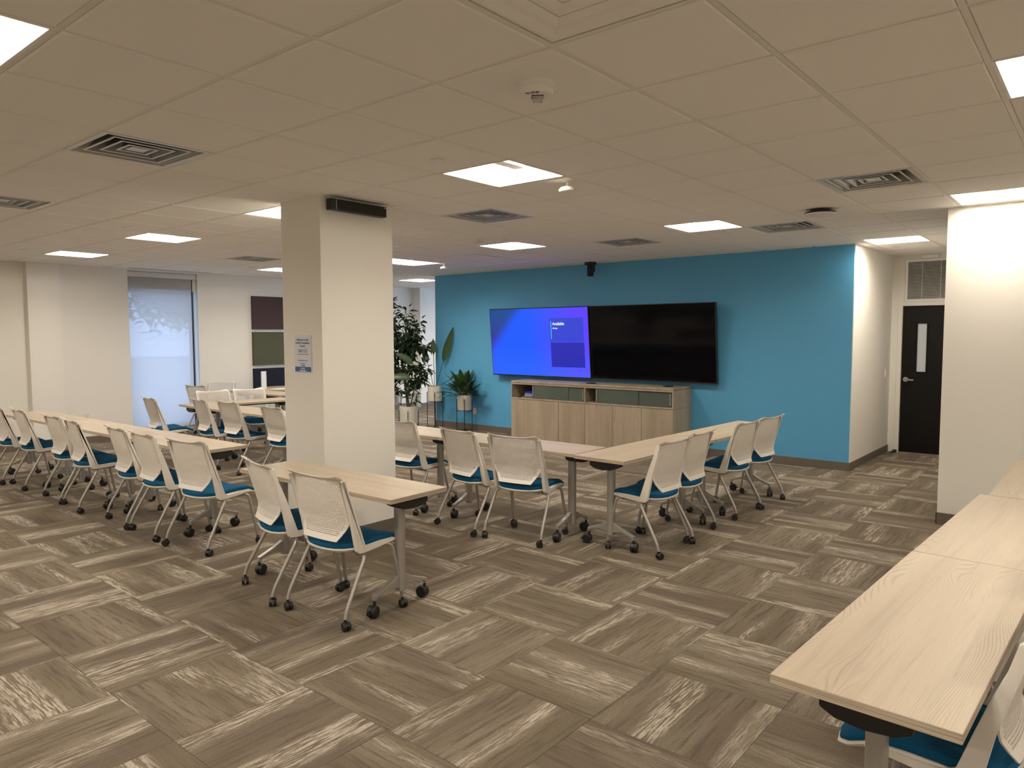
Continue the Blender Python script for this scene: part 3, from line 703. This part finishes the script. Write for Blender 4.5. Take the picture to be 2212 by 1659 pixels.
def flip_table(L, label, loc, ang, group, wd=.457):
    t = thing('folding_table', label, 'table', loc, R(ang), group)
    MB().box(-L/2, L/2, -wd/2, wd/2, TZ-.028, TZ).build('tabletop', M['oak'], t, bevel=.0022)
    MB().box(-L/2+.1, L/2-.1, -.022, .022, TZ-.062, TZ-.028).build('beam', M['black'], t)
    for n, s in enumerate((-1, 1)):
        x = s*(L/2-.18)
        leg = link('leg', POSTM, t, (x, 0, 0))
        for k, a in enumerate((-1, 1)):
            link('foot_arm', ARM[a], leg)
            c = link('caster', TABCAST[(n*2+k) % 4], leg); c.location = (0, a*.205, .099-.006)
            c.location.z = .018+.037*2
        link('hinge_housing', HOUS, t, (x+s*.07, 0, 0))
        MB().box(x-.05+s*.0, x+.05, .12, .15, TZ-.045, TZ-.028).build('latch', M['black'], t)
    return t
# (length, label, x, y, angle of length axis)
def tab(L, label, x, y, a, g='narrow flip-top tables'): return flip_table(L, label, (x, y, 0), a, g)
tab(1.56, 'narrow oak-topped table in front of the pillar with two chairs', 1.275, 1.63, 91.0)
tab(1.54, 'near table of the left row, its free end toward the pillar', 1.428, 4.14, 90.9)
tab(1.54, 'middle table of the left row', 1.402, 5.685, 90.9)
tab(1.54, 'farthest table of the left row, near the window wall column', 1.378, 7.23, 90.9)
tab(1.515, 'table ending at the corner joint, in front of the credenza', 3.225, 1.69, 90)
tab(1.495, 'table half hidden by the right edge of the pillar, second from the corner joint', 3.225, 3.205, 90)
tab(1.45, 'table disappearing behind the left edge of the pillar', 3.22, 4.688, 90)
tab(1.545, 'table left of the pillar in front of the far return table', 3.225, 6.187, 90)
tab(1.50, 'far return table end-on to the window, left of the pillar', 3.765, 7.165, -4.0)
tab(1.48, 'table of the right arm nearest the corner joint', 3.70, .667, -2.0)
tab(1.44, 'far table of the right arm, ending before the blue wall', 5.17, .612, -2.0)
tab(1.505, 'nearest table, large in the lower right corner', 1.073, -1.822, -2.3)
tab(1.47, 'second table of the right foreground row', 2.563, -1.888, -2.6)
tab(1.50, 'third table of the right foreground row, by the white wall', 4.07, -1.965, 0)
tab(1.5, 'oak table behind the white chairs, before the navy panel', 4.93, 8.40, 90)
t = thing('round_table', 'round pale table with papers by the felt wall panels', 'table', (5.74, 8.98, 0))
MB().lathe([(.545, TZ-.028), (.56, TZ-.024), (.56, TZ-.003), (.555, TZ)], 40).build('tabletop', M['oak'], t, smooth=True)
MB().lathe([(.035, .03), (.035, TZ-.03)], 16, (-.12, 0, 0)).build('post', M['metal'], t, smooth=True)
MB().lathe([(.035, .03), (.035, TZ-.03)], 16, (.12, 0, 0)).build('post', M['metal'], t, smooth=True)
MB().box(-.35, .35, -.03, .03, 0, .035).box(-.03, .03, -.3, .3, 0, .032).build('base', M['metal'], t, bevel=.004)
tag(MB().box(5.24, 5.33, 9.02, 9.045, TZ, 1.03).build('display_box', M['paper'], bevel=.002), 'tall narrow white card box standing on the round table', 'box')
for n, (x, y, a, lb) in enumerate(((5.5, 8.86, 12, 'white paper sheet on the round table, left of two'), (5.78, 8.80, -8, 'white paper sheet on the round table, right of two'))):
    o = tag(MB().box(-.14, .14, -.1, .1, 0, .004).build('paper_sheet', M['paper']), lb, 'paper', 'papers on the round table'); o.location = (x, y, TZ); o.rotation_euler = (0, 0, R(a))
o = tag(MB().box(-.09, .09, -.02, .02, 0, .018).build('remote_control', M['black'], bevel=.004), 'small dark remote on the papers of the round table', 'remote'); o.location = (5.80, 8.78, TZ+.004); o.rotation_euler = (0, 0, R(20))

# ================================================================ chairs
def chair_parts():
    P = {}
    # outline of the seat (front +x)
    half = [(-.172, 0), (-.170, .06), (-.160, .115), (-.135, .165), (-.09, .20), (-.02, .215), (.08, .226), (.18, .232), (.245, .225), (.277, .20), (.288, .15), (.292, .07), (.293, 0)]
    out = half + [(x, -y) for x, y in half[-2:0:-1]]
    def zoff(x, y):
        t = max(0, min(1, (x-.17)/.12)); w = -.034*t*t*(3-2*t)
        hump = .012*math.exp(-((x-.13)/.09)**2)
        return w + hump + .010*min(1, abs(y)/.22)**2 - .004
    def pad(b, rings):
        n = len(out); cx = .06; base = len(b.v); vs_ = []
        for sc, z in rings:
            for x, y in out:
                X, Y = cx+(x-cx)*sc, y*sc; vs_.append((X, Y, z+zoff(X, Y)))
        fs_ = [(i*n+k, i*n+(k+1) % n, (i+1)*n+(k+1) % n, (i+1)*n+k) for i in range(len(rings)-1) for k in range(n)]
        vs_.append((cx, 0, rings[0][1]+zoff(cx, 0))); vs_.append((cx, 0, rings[-1][1]+zoff(cx, 0))); a = len(vs_)-2
        fs_ += [(a, (k+1) % n, k) for k in range(n)] + [(a+1, (len(rings)-1)*n+k, (len(rings)-1)*n+(k+1) % n) for k in range(n)]
        b.add(vs_, fs_); return b
    P['cushion'] = pad(MB(), [(.9, .425), (.985, .426), (1.0, .434), (.995, .444), (.965, .452), (.88, .456), (.7, .457), (.45, .455), (.2, .454)]).mesh('cushion', M['fabric'], smooth=True)
    P['seat_shell'] = pad(MB(), [(.6, .396), (.9, .400), (1.0, .411), (1.022, .419), (1.018, .426), (.9, .427)]).mesh('seat_shell', M['plastic'], smooth=True)
    # side frames: upright and seat arm in one L
    prof = [(-.198, .832), (-.192, .841), (-.176, .755), (-.152, .66), (-.128, .56), (-.110, .47), (-.098, .415), (-.083, .400), (-.04, .398), (.04, .404), (.12, .412), (.195, .421),
            (.197, .428), (.12, .431), (.04, .430), (-.015, .429), (-.038, .441), (-.05, .475), (-.078, .56), (-.112, .66), (-.150, .755), (-.172, .835), (-.181, .842)]
    for s in (-1, 1):
        y0, y1 = (.213, .240) if s > 0 else (-.240, -.213)
        P['frame%d' % s] = MB().prism(prof, y0, y1, 'y').mesh('side_frame', M['plastic'], bevel=.006)
    # perforated back panel
    def xs(z):
        pts = [(.475, -.166), (.50, -.150), (.54, -.134), (.60, -.136), (.68, -.156), (.76, -.172), (.85, -.190)]
        for (a, xa), (c, xc) in zip(pts[:-1], pts[1:]):
            if z <= c:
                t = max(0, (z-a)/(c-a)); return xa+(xc-xa)*t
        return pts[-1][1]
    def surf(y, z, k): return (xs(z)-.020*(1-(y/.215)**2)+.006*(0 if k else 1), y, z)
    b = MB()
    def quad4(y0, y1, z0, z1):
        for k in (0, 1): b.add([surf(y0, z0, k), surf(y1, z0, k), surf(y1, z1, k), surf(y0, z1, k)], [(0, 1, 2, 3)] if k else [(3, 2, 1, 0)])
    def hw(z): return .216 if z > .578 else .148+(.216-.148)*max(0, (z-.475))/(.578-.475)
    rows = 33; zb, zt = .502, .832; rh = (zt-zb)/rows; cw = .0118
    for r in range(rows):
        z0, z1 = zb+r*rh, zb+(r+1)*rh; wlim = min(hw(z0), hw(z1))-.014; shift = 0 if r % 2 else .5
        nn = int(2*wlim/cw)-1; left = -(nn)*cw/2+ (shift-.25)*cw
        for c in range(nn):
            y0 = left+c*cw; y1 = y0+cw; a0, a1 = y0+cw*.17, y1-cw*.17; c0, c1 = z0+rh*.20, z1-rh*.20
            for k in (0, 1):
                V = [surf(y0, z0, k), surf(y1, z0, k), surf(y1, z1, k), surf(y0, z1, k), surf(a0, c0, k), surf(a1, c0, k), surf(a1, c1, k), surf(a0, c1, k)]
                F = [(0, 1, 5, 4), (1, 2, 6, 5), (2, 3, 7, 6), (3, 0, 4, 7)]
                b.add(V, F if k else [f[::-1] for f in F])
            for (ya, za), (yb, zb_) in (((a0, c0), (a1, c0)), ((a1, c0), (a1, c1)), ((a1, c1), (a0, c1)), ((a0, c1), (a0, c0))):
                b.add([surf(ya, za, 0), surf(yb, zb_, 0), surf(yb, zb_, 1), surf(ya, za, 1)], [(0, 1, 2, 3)])
        right = left+nn*cw
        for (ya, yb) in ((None, left), (right, None)):
            for k in (0, 1):
                q0 = (-hw(z0) if ya is None else ya); q1 = (-hw(z1) if ya is None else ya)
                e0 = (hw(z0) if yb is None else yb); e1 = (hw(z1) if yb is None else yb)
                b.add([surf(q0, z0, k), surf(e0, z0, k), surf(e1, z1, k), surf(q1, z1, k)], [(0, 1, 2, 3)] if k else [(3, 2, 1, 0)])
    ny = 12
    for (z0, z1) in ((.474, .488), (.488, zb), (zt, .848)):
        for c in range(ny):
            for k in (0, 1):
                f0 = -1+2*c/ny; f1 = -1+2*(c+1)/ny
                b.add([surf(f0*hw(z0), z0, k), surf(f1*hw(z0), z0, k), surf(f1*hw(z1), z1, k), surf(f0*hw(z1), z1, k)], [(0, 1, 2, 3)] if k else [(3, 2, 1, 0)])
    rim = [.474+i*(.848-.474)/12 for i in range(13)]
    for z0, z1 in zip(rim[:-1], rim[1:]):
        for s in (-1, 1):
            b.add([surf(s*hw(z0), z0, 0), surf(s*hw(z0), z0, 1), surf(s*hw(z1), z1, 1), surf(s*hw(z1), z1, 0)], [(0, 1, 2, 3)])
    for c in range(ny):
        f0 = -1+2*c/ny; f1 = -1+2*(c+1)/ny; z = .474; h = hw(z)
        b.add([surf(f0*h, z, 0), surf(f1*h, z, 0), surf(f1*h, z, 1), surf(f0*h, z, 1)], [(0, 1, 2, 3)])
    P['back'] = b.mesh('backrest', M['plastic'], fix=False)
    # top lip: a flange rolled backwards along the top edge, deepest near the ends
    def lip(u, v, off):
        y = -.2325+.465*u; a = abs(y)
        dep = (.016+.030*(a/.2)**3)*(math.sqrt(max(0, 1-((a-.195)/.0376)**2)) if a > .195 else 1)
        x = -.186-.018*(1-(y/.24)**2); g = v*v
        return (x-dep*v, y, .840+.006*min(1, v*4)+(.006+.020*min(1, a/.21)**3)*g*min(1, dep/.02)-off)
    tr = MB(); n = 40; m = 6
    for k, off in enumerate((0.0, .006)):
        tr.grid(lambda u, v: lip(u, v, off), n, m)
    q = (n+1)*(m+1)
    for i in range(n):
        a_, b_ = m*(n+1)+i, m*(n+1)+i+1; tr.f.append((a_, b_, q+b_, q+a_)); tr.f.append((i, q+i, q+i+1, i+1))
    for j in range(m):
        for e in (0, n):
            a_, b_ = j*(n+1)+e, (j+1)*(n+1)+e; tr.f.append((a_, b_, q+b_, q+a_))
    P['rail'] = tr.mesh('top_rail', M['plastic'], smooth=True)
    # under-seat frame
    u_ = MB().box(-.08, .16, -.195, -.165, .384, .402).box(-.08, .16, .165, .195, .384, .402).box(-.06, -.03, -.18, .18, .380, .398).box(.10, .13, -.18, .18, .388, .404)
    P['under'] = u_.mesh('seat_frame', M['metal'], bevel=.004)
    def arc(pts, sub=5):
        pts = [Vector(p) for p in pts]; o_ = [pts[0]]
        for i in range(1, len(pts)-1):
            a, b_, c_ = pts[i-1], pts[i], pts[i+1]; d1 = (a-b_); d2 = (c_-b_); q = min(.05, d1.length*.45, d2.length*.45)
            p1 = b_+d1.normalized()*q; p2 = b_+d2.normalized()*q
            for k in range(sub+1):
                t = k/sub; o_.append((1-t)**2*p1+2*t*(1-t)*b_+t*t*p2)
        return o_+[pts[-1]]
    for s in (-1, 1):
        P['rear%d' % s] = MB().tube(arc([(-.045, s*.16, .389), (-.045, s*.246, .386), (-.20, s*.262, .115), (-.215, s*.262, .062)]), .0118, 10).mesh('leg', M['metal'], smooth=True)
        P['front%d' % s] = MB().tube(arc([(.07, s*.17, .396), (.10, s*.185, .405), (.172, s*.236, .405), (.222, s*.258, .125), (.232, s*.258, .062)]), .0118, 10).mesh('leg', M['metal'], smooth=True)
    for n, a in enumerate((.4, 2.2, 3.7, 5.3, 1.2, 4.4)): P['cast%d' % n] = caster_mb(.026, .044, False, a).mesh('caster', M['black'], smooth=True)
    return P
CP = chair_parts()
def make_chair():
    t = thing('nesting_chair', '', 'chair')
    link('seat_shell', CP['seat_shell'], t); link('cushion', CP['cushion'], t, label='dark blue upholstered seat pad')
    bk = link('backrest', CP['back'], t); link('top_rail', CP['rail'], bk)
    for s in (-1, 1): link('side_frame', CP['frame%d' % s], t)
    link('seat_frame', CP['under'], t)
    for s in (-1, 1):
        for kind, cx in (('rear', -.215), ('front', .232)):
            l = link('leg', CP['%s%d' % (kind, s)], t)
            c = link('caster', CP['cast0'], l, (cx, s*(.262 if kind == 'rear' else .258), .070))
    return t
CHAIRS = [
 ('left of the two chairs at the table in front of the pillar', 1.055, 1.838, -12.8),
 ('right of the two chairs at the table in front of the pillar', 1.05, 1.27, 2.8),
 ('nearest chair of the left row, seat turned out from the table end', 1.223, 3.183, 7),
 ('second chair from the near end of the left row', 1.194, 3.834, -3.8),
 ('third chair from the near end of the left row', 1.22, 4.40, -6),
 ('fourth chair from the near end of the left row', 1.183, 5.32, -6.5),
 ('fifth chair from the near end of the left row', 1.21, 5.91, -2.4),
 ('sixth chair from the near end of the left row', 1.20, 6.87, -4),
 ('chair cut off by the left edge, farthest of the left row', 1.15, 7.43, -4),
 ('chair nearest the corner joint at the table before the credenza', 2.971, 1.398, 8.4),
 ('second chair from the corner joint at the table before the credenza', 2.954, 1.93, -10),
 ('chair partly hidden by the right edge of the pillar', 3.10, 2.88, 0),
 ('chair cut off by the left edge of the pillar', 3.07, 4.94, -5),
 ('middle of the three chairs in a row left of the pillar', 3.08, 5.90, -2),
 ('leftmost of the three chairs in a row left of the pillar', 3.02, 6.45, -9),
 ('chair standing alone before the window, seen from the side', 2.75, 7.22, -8),
 ('left of two chairs facing the camera behind the far return table', 3.62, 7.50, -98),
 ('right of two chairs facing the camera behind the far return table', 4.14, 7.42, -98),
 ('chair with its back at the window edge, farther than the return table', 4.24, 9.02, 10),
 ('farthest chair, small against the white wall', 4.66, 9.48, -150),
 ('nearest chair of the right arm, first from the corner joint', 3.37, .46, 88),
 ('second chair of the right arm from the corner joint', 3.89, .50, 91),
 ('third chair of the right arm from the corner joint', 4.82, .47, 88),
 ('farthest chair of the right arm, close to the blue wall', 5.37, .46, 85),
 ('nearest chair, cut off in the lower right corner under the big table', .91, -1.93, 88),
 ('second chair at the right edge under the foreground tables', 1.70, -1.93, 88),
 ('third chair at the right edge behind the foreground tables', 2.52, -1.97, 88),
]
ch0 = make_chair()
rr = random.Random(5)
for n, (lb, x, y, a) in enumerate(CHAIRS):
    o = ch0 if n == 0 else copy_tree(ch0)
    o.location = (x, y, 0); o.rotation_euler = (0, 0, R(a))
    tag(o, 'white mesh-back chair, '+lb if len(lb.split()) < 13 else lb, 'chair', 'white mesh-back chairs with blue seats')
    for leg in o.children:
        if leg.name.startswith('leg'):
            for c in leg.children: c.data = CP['cast%d' % rr.randrange(6)]

# ================================================================ credenza, screens
CX0, CX1, CY0, CY1, CT = 7.10, 7.625, 2.193, 4.978, .938
t = thing('credenza', 'long greige wood credenza under the two screens', 'cabinet', (CX0, 0, 0))
D_ = CX1-CX0
MB().box(0, D_, CY0, CY1, CT-.03, CT).build('worktop', M['credenza'], t, bevel=.002)
b = MB(); b.box(.02, D_, CY0+.002, CY0+.02, 0, .652).box(.02, D_, CY1-.02, CY1-.002, 0, .652).box(D_-.02, D_, CY0+.02, CY1-.02, 0, .652).box(.02, D_, CY0+.02, CY1-.02, .05, .07)
b.box(.05, .07, CY0+.02, CY1-.02, 0, .06)
b.build('body', M['credenza'], t)
b = MB(); b.box(.0, D_, CY0, CY1, .655, .675).box(0, D_, CY0, CY1, CT-.055, CT-.034)
for y in (CY0, 3.588, CY1-.018): b.box(0, D_, y, y+.018, .675, CT-.055)
b.box(D_-.02, D_, CY0+.018, CY1-.018, .675, CT-.055)
b.build('hutch', M['credenza'], t)
ys = [4.978, 4.063, 3.597, 3.133, 2.667, 2.193]
for a, c in zip(ys[:-1], ys[1:]):
    MB().box(.0, .02, c+.0025, a-.0025, .012, .649).build('cabinet_door', M['credenza'], t, bevel=.001, seg=1)
for (ya, yb, x, hy) in ((4.57, 3.895, .012, 4.545), (4.285, 3.608, .024, 3.635), (3.421, 2.726, .012, 3.395), (2.90, 2.215, .024, 2.245)):
    g = MB().box(x, x+.005, yb, ya, .677, CT-.057).build('glass_door', M['cabglass'], t)
    MB().box(x-.012, x-.001, hy-.008, hy+.008, .70, .86).build('pull_handle', M['chrome'], g, bevel=.002)
t = thing('touch_tablet', 'small blue-screen touch tablet on the open credenza shelf', 'tablet', (7.22, 4.70, .675), R(8))
t.rotation_euler = (0, R(28), R(8))
MB().box(0, .012, -.11, .11, .012, .115).build('tablet_body', M['black'], t, bevel=.003)
MB().box(-.001, .001, -.102, .102, .02, .108).build('tablet_screen', M['tablet'], t)
MB().box(-.01, .09, -.06, .06, .002, .014).build('stand_base', M['dark'], t)
tag(MB().tube([(7.16+.03*math.cos(a/3), 4.86+.035*math.sin(a/3), .679) for a in range(0, 19)], .004, 6, True).build('coiled_cable', M['black']), 'black coiled cable beside the touch tablet', 'cable')
for (x, y, lb) in ((7.24, 3.58, 'flat black puck on the credenza under the middle of the screens'), (7.36, 2.40, 'flat black puck at the right end of the credenza top')):
    tag(MB().lathe([(.075, 0), (.078, .006), (.05, .014), (.02, .016)], 24, (x, y, CT)).build('microphone_puck', M['black'], smooth=True), lb, 'microphone', 'black pucks on the credenza')
def tv(label, yc, wd, xoff=0):
    t = thing('wall_screen', label, 'screen', (7.50+xoff, yc, .985)); t.rotation_euler = (0, R(-5.2), 0)
    h = 1.09
    MB().box(0, .05, -wd/2, wd/2, 0, h).build('bezel', M['black'], t, bevel=.004)
    MB().box(.05, .11, -.35, .35, .25, .85).build('mount', M['dark'], t)
    return t, h
t, h = tv('lit blue wall screen showing an availability card, left of two', 4.722, 1.945)
wd = 1.945
MB().box(-.0015, .001, -wd/2+.012, wd/2-.012, .018, h-.012).build('display', M['screen'], t)
MB().box(-.004, -.002, -.90, -.20-.0, .46, .83).box(-.004, -.002, -.90, -.20, .12, .83).v
MB().box(-.0032, -.002, -.875, -.245, .555, .925).build('card_upper', M['card_a'], t)
MB().box(-.0032, -.002, -.880, -.255, .165, .548).build('card_lower', M['card_b'], t)
MB().box(-.0045, -.0034, -.283, -.270, .60, .875).build('accent_bar', M['card_g'], t)
text('lettering', 'Available', .062, M['card_t'], t, face_negx(-.0045, -.305, .815), 'LEFT', .0016)
text('lettering', 'All day', .034, M['card_t'], t, face_negx(-.0045, -.305, .755), 'LEFT', .0008)
t, h = tv('dark switched-off wall screen, right of two', 2.755, 1.965, .02)
wd = 1.965
MB().box(-.0015, .001, -wd/2+.010, wd/2-.010, .02, h-.010).build('display', M['screen_off'], t)

# ================================================================ plants
def stand(name, label, x, y, rad, z_hold, z_top, group, rot=0.4):
    t = thing(name, label, 'plant stand', (x, y, 0), rot, group)
    for k in range(4):
        a = k*math.pi/2; px, py = rad*math.cos(a), rad*math.sin(a)
        MB().box(px-.006, px+.006, py-.006, py+.006, 0, z_top).build('leg', M['dark'], t)
    b = MB().box(-rad, rad, -.006, .006, z_hold-.012, z_hold).box(-.006, .006, -rad, rad, z_hold-.0122, z_hold-.0002)
    if z_hold > .2: b.box(-rad, rad, -.005, .005, .02, .03).box(-.005, .005, -rad, rad, .0202, .0302)
    b.build('crossbar', M['dark'], t)
def pot(t, r, h):
    MB().lathe([(r*.86, 0), (r*.97, .01), (r, h), (r*.94, h), (r*.93, h-.03), (r*.2, h-.035)], 32).build('pot', M['pot'], t, smooth=True)
    MB().lathe([(r*.93, h-.04), (r*.9, h-.028), (r*.3, h-.02)], 24).build('soil', M['soil'], t, smooth=True)
def big_leaf(name, base, tip_dir, ln, wd, mat, parent, stem=.3, droop=.35, up=Vector((0, 0, 1)), fold=.18, wave=0.0):
    """one broad leaf on a petiole: base point, initial direction, blade length"""
    d = tip_dir.normalized(); side = d.cross(up); side = side.normalized() if side.length > 1e-3 else Vector((1, 0, 0))
    pts = []; p = Vector(base); n = 12; L = stem+ln; g = Vector((0, 0, -1)); dd = d.copy()
    for i in range(n+1):
        pts.append(p.copy()); s = i/n
        dd = (dd+g*droop*.16*(s**1.2)).normalized(); p = p+dd*L/n
    b = MB(); k0 = int(round(n*stem/L))
    if stem > .02: b.tube(pts[:k0+2], .005, 6)
    rows_ = []
    for i in range(k0, n+1):
        s = (i-k0)/(n-k0); w_ = wd*.5*(math.sin(math.pi*min(1, s**.75)))**.8+.001
        t_ = (pts[min(i+1, n)]-pts[max(i-1, 0)]).normalized(); sd = (t_.cross(up)); sd = sd.normalized() if sd.length > 1e-3 else side; nn = sd.cross(t_)
        q = pts[i]; wv = wave*math.sin(s*19)
        rows_.append([q-sd*w_+nn*(w_*fold+wv), q-sd*w_*.5+nn*w_*fold*.3, q, q+sd*w_*.5+nn*w_*fold*.3, q+sd*w_+nn*(w_*fold-wv)])
    V = [v for r_ in rows_ for v in r_]
    F = [(i*5+k, i*5+k+1, (i+1)*5+k+1, (i+1)*5+k) for i in range(len(rows_)-1) for k in range(4)]
    b.add(V, F)
    return b.build(name, mat, parent, smooth=True, fix=False)
STG = 'black metal plant stands'
# fig tree
FX, FY = 7.20, 7.46
stand('plant_stand', 'low black plant stand holding the tall tree pot', FX, FY, .172, .05, .30, STG, .75)
t = thing('potted_tree', 'tall leafy potted tree beside the left end of the blue wall', 'plant', (FX, FY, .05))
pot(t, .165, .325)
rng = random.Random(21)
tr = MB(); fo = MB()
V_ = Vector
def limb(p0, p1, p2, r0, r1, leaves, spread):
    pts = [(1-s)**2*V_(p0)+2*s*(1-s)*V_(p1)+s*s*V_(p2) for s in [i/7 for i in range(8)]]
    tr.tube(pts, [r0+(r1-r0)*i/7 for i in range(8)], 6)
    for _ in range(int(leaves*1.4)):
        s = rng.uniform(.30, 1.05); i = min(6, int(s*7)); q = pts[i].lerp(pts[i+1], min(1.2, s*7-i))
        dr = V_((rng.gauss(0, 1), rng.gauss(0, 1), rng.gauss(-.1, .7))).normalized()
        e = q+dr*rng.uniform(.02, spread)
        leaf_quad(fo, e, (dr+V_((0, 0, rng.uniform(-.6, .2)))), V_((rng.gauss(0, .4), rng.gauss(0, .4), 1)), rng.uniform(.095, .14), rng.uniform(.052, .075))
# the crown spreads sideways as the camera sees it: r_ is to the right, l_ to the left
r_ = V_((rgt.x, rgt.y, 0)); bk_ = V_((fwd.x, fwd.y, 0)).normalized()
def at(rx, z, dpt=0): return r_*rx+bk_*dpt+V_((0, 0, z))
limb(at(0, .28), at(-.05, .7), at(-.10, 1.05), .030, .021, 0, .1)
limb(at(.01, .28), at(.10, .5), at(.13, .85), .014, .008, 40, .13)
limb(at(-.10, 1.0), at(-.16, 1.5), at(-.32, 2.18), .019, .005, 95, .14)
limb(at(-.10, 1.0), at(-.05, 1.4), at(-.02, 1.98), .016, .005, 95, .13)
limb(at(-.08, .95), at(.0, 1.35), at(.20, 1.80), .014, .004, 95, .14)
limb(at(-.08, 1.2), at(.10, 1.42), at(.34, 1.40), .010, .003, 75, .11)
limb(at(-.08, .95), at(.08, 1.0), at(.34, .98), .009, .003, 75, .12)
limb(at(-.03, .7), at(.10, .82), at(.22, .78), .008, .003, 55, .11)
limb(at(-.08, .9), at(-.25, 1.15), at(-.42, 1.45), .013, .004, 120, .16)
limb(at(-.08, .85), at(-.22, .95), at(-.42, 1.02), .010, .003, 95, .15)
limb(at(-.12, 1.3), at(-.28, 1.6), at(-.48, 1.75), .010, .003, 95, .15)
limb(at(-.02, .55), at(-.15, .62), at(-.30, .60), .006, .002, 26, .08)
limb(at(-.07, 1.15), at(.02, 1.25), at(.06, 1.55), .009, .003, 65, .13)
tr.build('trunk', M['bark'], t, smooth=True); o = fo.build('foliage', M['leaf'], t, fix=False); o['kind'] = 'stuff'
# bird of paradise
BX, BY = 7.44, 7.03
stand('plant_stand', 'tall black plant stand of the long-leaved plant at the wall end', BX, BY, .137, .47, .64, STG, .75)
t = thing('potted_long_leaf_plant', 'potted plant with a few long upright paddle leaves at the blue wall end', 'plant', (BX, BY, .47))
pot(t, .13, .27)
for (rx, up_, dp, ln, wd_, st, dr) in ((.30, 1.0, -.1, .62, .13, .52, .05), (-.03, 1.0, .05, .26, .10, .62, .05), (-.55, .75, -.1, .42, .12, .5, .9), (-.8, .45, -.2, .40, .13, .42, 1.1), (.75, .55, -.3, .30, .10, .28, 1.0), (-.25, .9, .3, .36, .11, .45, .5)):
    big_leaf('leaf', V_((0, 0, .24))+r_*rx*.06, r_*rx+bk_*dp+V_((0, 0, up_)), ln, wd_, M['leaf2'], t, st, dr, up=(bk_*-1+V_((.2, .1, .3))))
# leafy table plant
AX, AY = 7.40, 6.27
stand('plant_stand', 'black plant stand of the bushy plant in front of the blue wall', AX, AY, .132, .36, .55, STG, .75)
t = thing('potted_bushy_plant', 'bushy potted plant with pointed leaves in front of the blue wall', 'plant', (AX, AY, .36))
pot(t, .125, .265)
rng = random.Random(4)
for n in range(52):
    a = 2.399*n; e = .05+1.38*((n+.5)/52)**.9
    d_ = V_((math.cos(a)*math.cos(e), math.sin(a)*math.cos(e), math.sin(e)))
    kx = .55 if math.cos(a)*math.cos(e) > .25 else 1.0            # kept clear of the wall
    big_leaf('leaf', V_((math.cos(a)*.04, math.sin(a)*.04, .235)), d_, kx*rng.uniform(.22, .29), rng.uniform(.095, .125), M['leaf2' if n % 3 else 'leaf'], t, kx*rng.uniform(.10, .24), rng.uniform(.35, .8))
# plant behind the pillar edge
QX, QY = 7.30, 7.98
stand('plant_stand', 'black plant stand just showing at the right edge of the pillar', QX, QY, .137, .39, .64, STG, .75)
t = thing('potted_broad_leaf_plant', 'broad-leaved potted plant mostly hidden behind the pillar', 'plant', (QX, QY, .39))
pot(t, .13, .26)
for n in range(10):
    a = n*.628; e = .9+.25*(n % 3)
    big_leaf('leaf', V_((math.cos(a)*.03, math.sin(a)*.03, .22)), V_((math.cos(a)*math.cos(e), math.sin(a)*math.cos(e), math.sin(e))), .36, .13, M['leaf2'], t, .16, .45)
